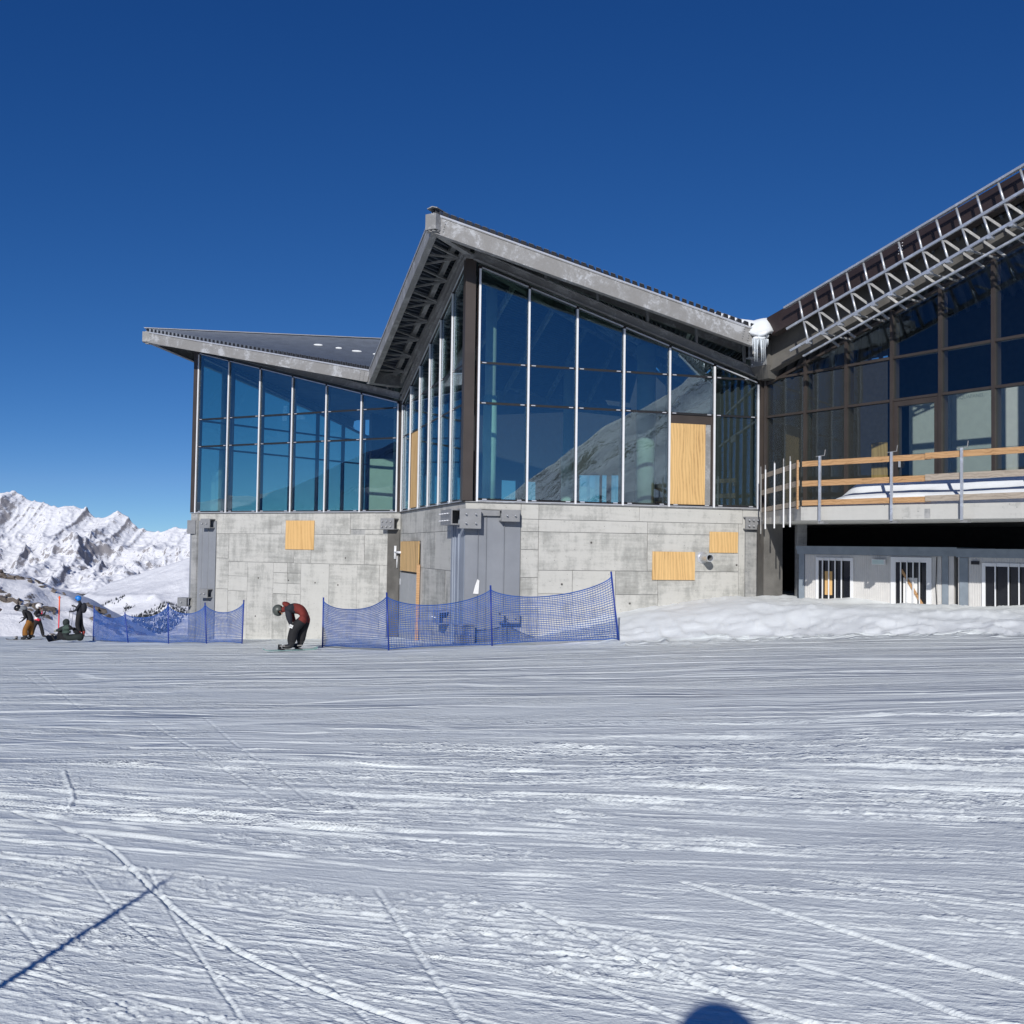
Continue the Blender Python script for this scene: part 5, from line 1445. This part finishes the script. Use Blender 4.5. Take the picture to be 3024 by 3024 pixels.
arm(N, E, 'a', 'chest', (-.13, -.20, 1.0), (-.07, -.23, .80), (-.03, -.20, .60), 'navy_cloth', 'black_cloth', (.1, .1, -1), (1, 0, .1), .1, .085, .065)
arm(N, E, 'b', 'chest', (-.13, .20, 1.0), (-.09, .22, .80), (.02, .20, .60), 'rust_cloth', 'black_cloth', (.1, -.1, -1), (1, 0, .1), .08, .068, .052)
man = person((mx, my, mz), N, E, 'person in rust and black jacket bending over a snowboard by the nets', None)
helmet(man, (-.40, 0, .99), .135, M['helmet_grey'], (.45, 0, -.89))
MB().ball((mx - .20, my, mz + 1.14), (.13, .15, .07), 12, 8, Matrix.Rotation(R(25), 3, 'Y')).build('hood', M['rust_cloth'], man)
mb = MB(); mb.box((mx - .02, my - .262, mz + .60), (.10, .004, .085), Vector((.93, 0, -.36)), (0, 1, 0), Vector((.36, 0, .93)))
pt_ = mb.build('knee_patch', M['paper'], man)
cu = bpy.data.curves.new('printed_text', 'FONT'); cu.body = 'DC'; cu.size = .07; cu.align_x = 'CENTER'; cu.align_y = 'CENTER'; cu.extrude = .0005
tx = bpy.data.objects.new('printed_text', cu); COL.objects.link(tx); cu.materials.append(M['black'])
tx.location = (-.02, -.2665, .60); tx.rotation_euler = (R(90), R(21), 0); to_mesh(tx, pt_)
snowboard((mx - .06, my - .05, mz - .035), (-.80, -.55, .01), 1.52, M['deck_teal'], 'teal snowboard strapped under the bending person in rust jacket', bind=(-.22, .25))

# group by the left net
ax_, ay_ = -20.40, 42.4
az_ = gz(ax_, ay_) + .06
N = {'pelvis': (.12, 0, .76, .15, .16)}; E = []
N['waist'] = (.10, 0, .90, .16, .17); N['mid'] = (.04, 0, 1.03, .165, .19); N['chest'] = (-.08, 0, 1.15, .145, .2); N['neck'] = (-.24, 0, 1.22, .08); N['head'] = (-.42, 0, 1.24, .09); N['chin'] = (-.47, 0, 1.20, .055)
E += [('pelvis', 'waist', 'black_cloth'), ('waist', 'mid', 'black_cloth'), ('mid', 'chest', 'black_cloth'), ('chest', 'neck', 'grey_cloth'), ('neck', 'head', 'grey_cloth'), ('head', 'chin', 'skin')]
leg(N, E, 'l', (.05, -.11, .62), (-.04, -.16, .38), (-.02, -.16, .12), (-.20, -.18, .04), .1, 'mustard_cloth', 'boot', .125, .115, .11)
leg(N, E, 'r', (.12, .11, .62), (.06, .14, .38), (.07, .15, .12), (-.10, .16, .04), .1, 'mustard_cloth', 'boot', .125, .115, .11)
arm(N, E, 'a', 'chest', (-.10, -.22, 1.12), (.02, -.27, .92), (-.12, -.25, .78), 'black_cloth', 'black_cloth', (-1, 0, -.5), (0, 1, 0))
arm(N, E, 'b', 'chest', (-.12, .22, 1.10), (-.10, .26, .90), (-.26, .20, .88), 'black_cloth', 'black_cloth', (-1, 0, 0), (0, 1, 0))
pa = person((ax_, ay_, az_), N, E, 'person in mustard trousers and black jacket leaning forward over a board', None)
helmet(pa, (-.46, 0, 1.27), .13, M['helmet_black'], (-.85, 0, -.5))
MB().ball((ax_ - .19, ay_ + .0, az_ + 1.30), (.15, .16, .10), 12, 8, Matrix.Rotation(R(25), 3, 'Y')).build('hood', M['grey_cloth'], pa)
snowboard((ax_ - .12, ay_ - .02, az_ - .04), (-1, -.15, 0.0), 1.5, M['deck_grey'], 'grey snowboard under the person in mustard trousers', bind=(-.15, .35))

bx_, by_ = -20.75, 44.45
bz_ = gz(bx_, by_) + .05
N = {'pelvis': (-.20, 0, .70, .125, .14)}; E = []
N['waist'] = (-.22, 0, .84, .125, .14); N['mid'] = (-.25, 0, .98, .135, .155); N['chest'] = (-.26, 0, 1.10, .13, .17); N['neck'] = (-.20, 0, 1.20, .06); N['head'] = (-.17, 0, 1.30, .085); N['chin'] = (-.13, 0, 1.25, .05)
E += [('pelvis', 'waist', 'pink_cloth'), ('waist', 'mid', 'white_cloth'), ('mid', 'chest', 'black_cloth'), ('chest', 'neck', 'black_cloth'), ('neck', 'head', 'black_cloth'), ('head', 'chin', 'skin')]
leg(N, E, 'l', (-.26, -.09, .62), (-.34, -.10, .35), (-.40, -.10, .10), (-.25, -.14, .03), .1, 'black_cloth', 'boot', .095, .08, .075)
leg(N, E, 'r', (-.14, .09, .62), (-.07, .10, .36), (.0, .10, .10), (.14, .06, .03), .1, 'black_cloth', 'boot', .095, .08, .075)
arm(N, E, 'a', 'chest', (-.26, -.17, 1.07), (-.14, -.22, .90), (.03, -.16, 1.0), 'black_cloth', 'pink_cloth', (.3, 0, 1), (0, 1, 0), .075, .065, .05)
arm(N, E, 'b', 'chest', (-.24, .17, 1.07), (-.12, .20, .92), (.04, .12, 1.02), 'black_cloth', 'black_cloth', (.3, 0, 1), (0, 1, 0), .075, .065, .05)
pb = person((bx_, by_, bz_), N, E, 'person in white helmet with a red band at the waist and black trousers', None)
helmet(pb, (-.17, 0, 1.33), .125, M['helmet_white'], (.9, 0, -.35))

cx_, cy_ = -16.65, 37.65
cz_ = gz(cx_, cy_) + .02
N = {'pelvis': (.02, 0, .18, .27, .24)}; E = []
N['waist'] = (.01, -.02, .32, .265, .22); N['mid'] = (.0, -.0, .45, .25, .2); N['chest'] = (-.02, .05, .57, .215, .18); N['neck'] = (-.06, .10, .65, .085); N['head'] = (-.07, .13, .73, .11); N['crown'] = (-.07, .14, .80, .085)
E += [('pelvis', 'waist', 'dark_green_cloth'), ('waist', 'mid', 'green_cloth'), ('mid', 'chest', 'green_cloth'), ('chest', 'neck', 'green_cloth'), ('neck', 'head', 'dark_green_cloth'), ('head', 'crown', 'dark_green_cloth')]
leg(N, E, 'l', (-.16, .08, .17), (-.34, .30, .36), (-.46, .42, .12), (-.56, .46, .14), .1, 'black_cloth', 'boot', .14, .125, .10)
leg(N, E, 'r', (.20, .08, .17), (.44, .22, .24), (.30, .45, .10), (.15, .50, .12), .1, 'dark_green_cloth', 'boot', .16, .15, .11)
arm(N, E, 'a', 'chest', (-.20, .08, .53), (-.35, .15, .45), (-.47, .24, .41), 'dark_green_cloth', 'beige_glove', (-1, .3, -.2), (0, 0, 1), .1, .085, .065)
arm(N, E, 'b', 'chest', (.20, .08, .52), (.34, .14, .36), (.40, .28, .28), 'black_cloth', 'black_cloth', (.3, 1, -.3), (1, 0, 0), .1, .085, .065)
pc = person((cx_, cy_, cz_), N, E, 'person in green hooded top sitting on the snow with back turned', None)
MB().ball((cx_ - .07, cy_ + .09, cz_ + .74), (.125, .13, .14), 14, 9).build('hood', M['dark_green_cloth'], pc)
snowboard((cx_ - .66, cy_ + .62, cz_ + .12), (.12, 1, .0), 1.48, M['black'], 'black and white snowboard standing on edge at the feet of the seated person', tilt=(.82, -.1, .57), bind=(-.2, .25))

dx_, dy_ = -19.55, 45.85
dz_ = gz(dx_, dy_) + .05
N = {'pelvis': (-.17, 0, .92, .13, .15)}; E = []
N['waist'] = (-.17, 0, 1.05, .16, .18); N['mid'] = (-.14, 0, 1.20, .175, .2); N['chest'] = (-.11, 0, 1.37, .165, .21); N['neck'] = (-.15, 0, 1.52, .065); N['head'] = (-.22, 0, 1.63, .09); N['chin'] = (-.29, 0, 1.58, .05)
E += [('pelvis', 'waist', 'black_cloth'), ('waist', 'mid', 'navy_cloth'), ('mid', 'chest', 'navy_cloth'), ('chest', 'neck', 'navy_cloth'), ('neck', 'head', 'black_cloth'), ('head', 'chin', 'skin')]
leg(N, E, 'l', (-.18, -.10, .80), (-.20, -.12, .48), (-.09, -.12, .14), (-.28, -.14, .05), .1, 'black_cloth', 'coral_boot', .125, .105, .095)
leg(N, E, 'r', (-.16, .10, .80), (-.14, .12, .48), (.0, .12, .14), (-.18, .11, .05), .1, 'black_cloth', 'coral_boot', .125, .105, .095)
arm(N, E, 'a', 'chest', (-.12, -.2, 1.40), (-.22, -.26, 1.18), (-.42, -.2, 1.10), 'navy_cloth', 'black_cloth', (-1, .1, 0), (0, 0, 1))
arm(N, E, 'b', 'chest', (-.14, .2, 1.40), (-.28, .25, 1.22), (-.46, .16, 1.32), 'navy_cloth', 'black_cloth', (-1, -.1, .3), (0, 0, 1))
pd = person((dx_, dy_, dz_), N, E, 'standing skier in blue helmet and black clothes holding poles', None)
helmet(pd, (-.25, 0, 1.67), .125, M['helmet_blue'], (-.93, 0, -.2))
MB().ball((dx_ + .03, dy_, dz_ + 1.27), (.13, .15, .24), 12, 9).build('backpack', M['navy_cloth'], pd)
for sgn in (-1, 1):
    a = Vector((dx_ - .52, dy_ + .18 * sgn, dz_ + 1.12 + .12 * (sgn > 0))); b = Vector((dx_ - .66, dy_ + .22 * sgn, gz(dx_ - .66, dy_) + .0))
    p = MB().tube([a + (a - b).normalized() * .14, b], [.009, .007], 7).build('ski_pole', M['black'], None); base_at(p, b); ORG[p] = b
    tag(p, 'thin black ski pole held by the skier in blue helmet, ' + ('its near one' if sgn < 0 else 'its far one'), 'ski pole', 'ski poles of the standing skier')
    MB().tube([b + Vector((0, 0, .06)), b + Vector((0, 0, .072))], .045, 10).build('basket', M['black'], p)
    c = Vector((dx_ - .16, dy_ + .12 * sgn, dz_ - .04)); vs_ = []; n = 14
    sk_ = MB()
    for k in range(n):
        t0 = -0.75 + 1.5 * k / n; t1 = t0 + 1.5 / n; z0 = .10 * max(0, (-t0 - .55) / .2) ** 2; z1 = .10 * max(0, (-t1 - .55) / .2) ** 2
        sk_.bar(c + Vector((t0, -.18 * t0 * 0, z0)), c + Vector((t1, 0, z1)), .085, .02)
    s_ = sk_.build('ski', M['ski_dark'], None); base_at(s_, c); ORG[s_] = c
    tag(s_, 'dark ski under the ' + ('near' if sgn < 0 else 'far') + ' foot of the skier in blue helmet', 'ski', 'skis of the standing skier')
    MB().box(c + Vector((.05, 0, .05)), (.30, .07, .06)).build('binding', M['boot'], s_)

# the photographer, standing just behind the lens; only the shadow is in view
N = {'pelvis': (0, 0, .95, .16, .15)}; E = []
N['waist'] = (0, 0, 1.1, .16, .14); N['mid'] = (0, 0, 1.25, .17, .14); N['chest'] = (0, 0, 1.42, .19, .14); N['neck'] = (0, .02, 1.58, .07); N['head'] = (0, .03, 1.70, .10); N['crown'] = (0, .02, 1.78, .09)
E += [('pelvis', 'waist', 'navy_cloth'), ('waist', 'mid', 'navy_cloth'), ('mid', 'chest', 'navy_cloth'), ('chest', 'neck', 'navy_cloth'), ('neck', 'head', 'skin'), ('head', 'crown', 'skin')]
leg(N, E, 'l', (-.11, 0, .85), (-.13, .02, .48), (-.14, 0, .10), (-.15, .14, .05), .1, 'black_cloth', 'boot', .10, .085, .08)
leg(N, E, 'r', (.11, 0, .85), (.13, .02, .48), (.14, 0, .10), (.15, .14, .05), .1, 'black_cloth', 'boot', .10, .085, .08)
arm(N, E, 'a', 'chest', (-.21, 0, 1.46), (-.40, .10, 1.40), (-.27, .30, 1.60), 'navy_cloth', 'black_cloth', (.5, .1, .6), (0, -1, 0))
arm(N, E, 'b', 'chest', (.21, 0, 1.42), (.28, .08, 1.20), (.14, .16, 1.42), 'navy_cloth', 'black_cloth', (-.5, .1, .6), (0, -1, 0))
ph = person((-.02, -.60, -1.59), N, E, 'person taking the picture, seen only as a shadow at the lower edge', None)
helmet(ph, (0, .03, 1.74), .15, M['helmet_black'], (0, 1, 0))
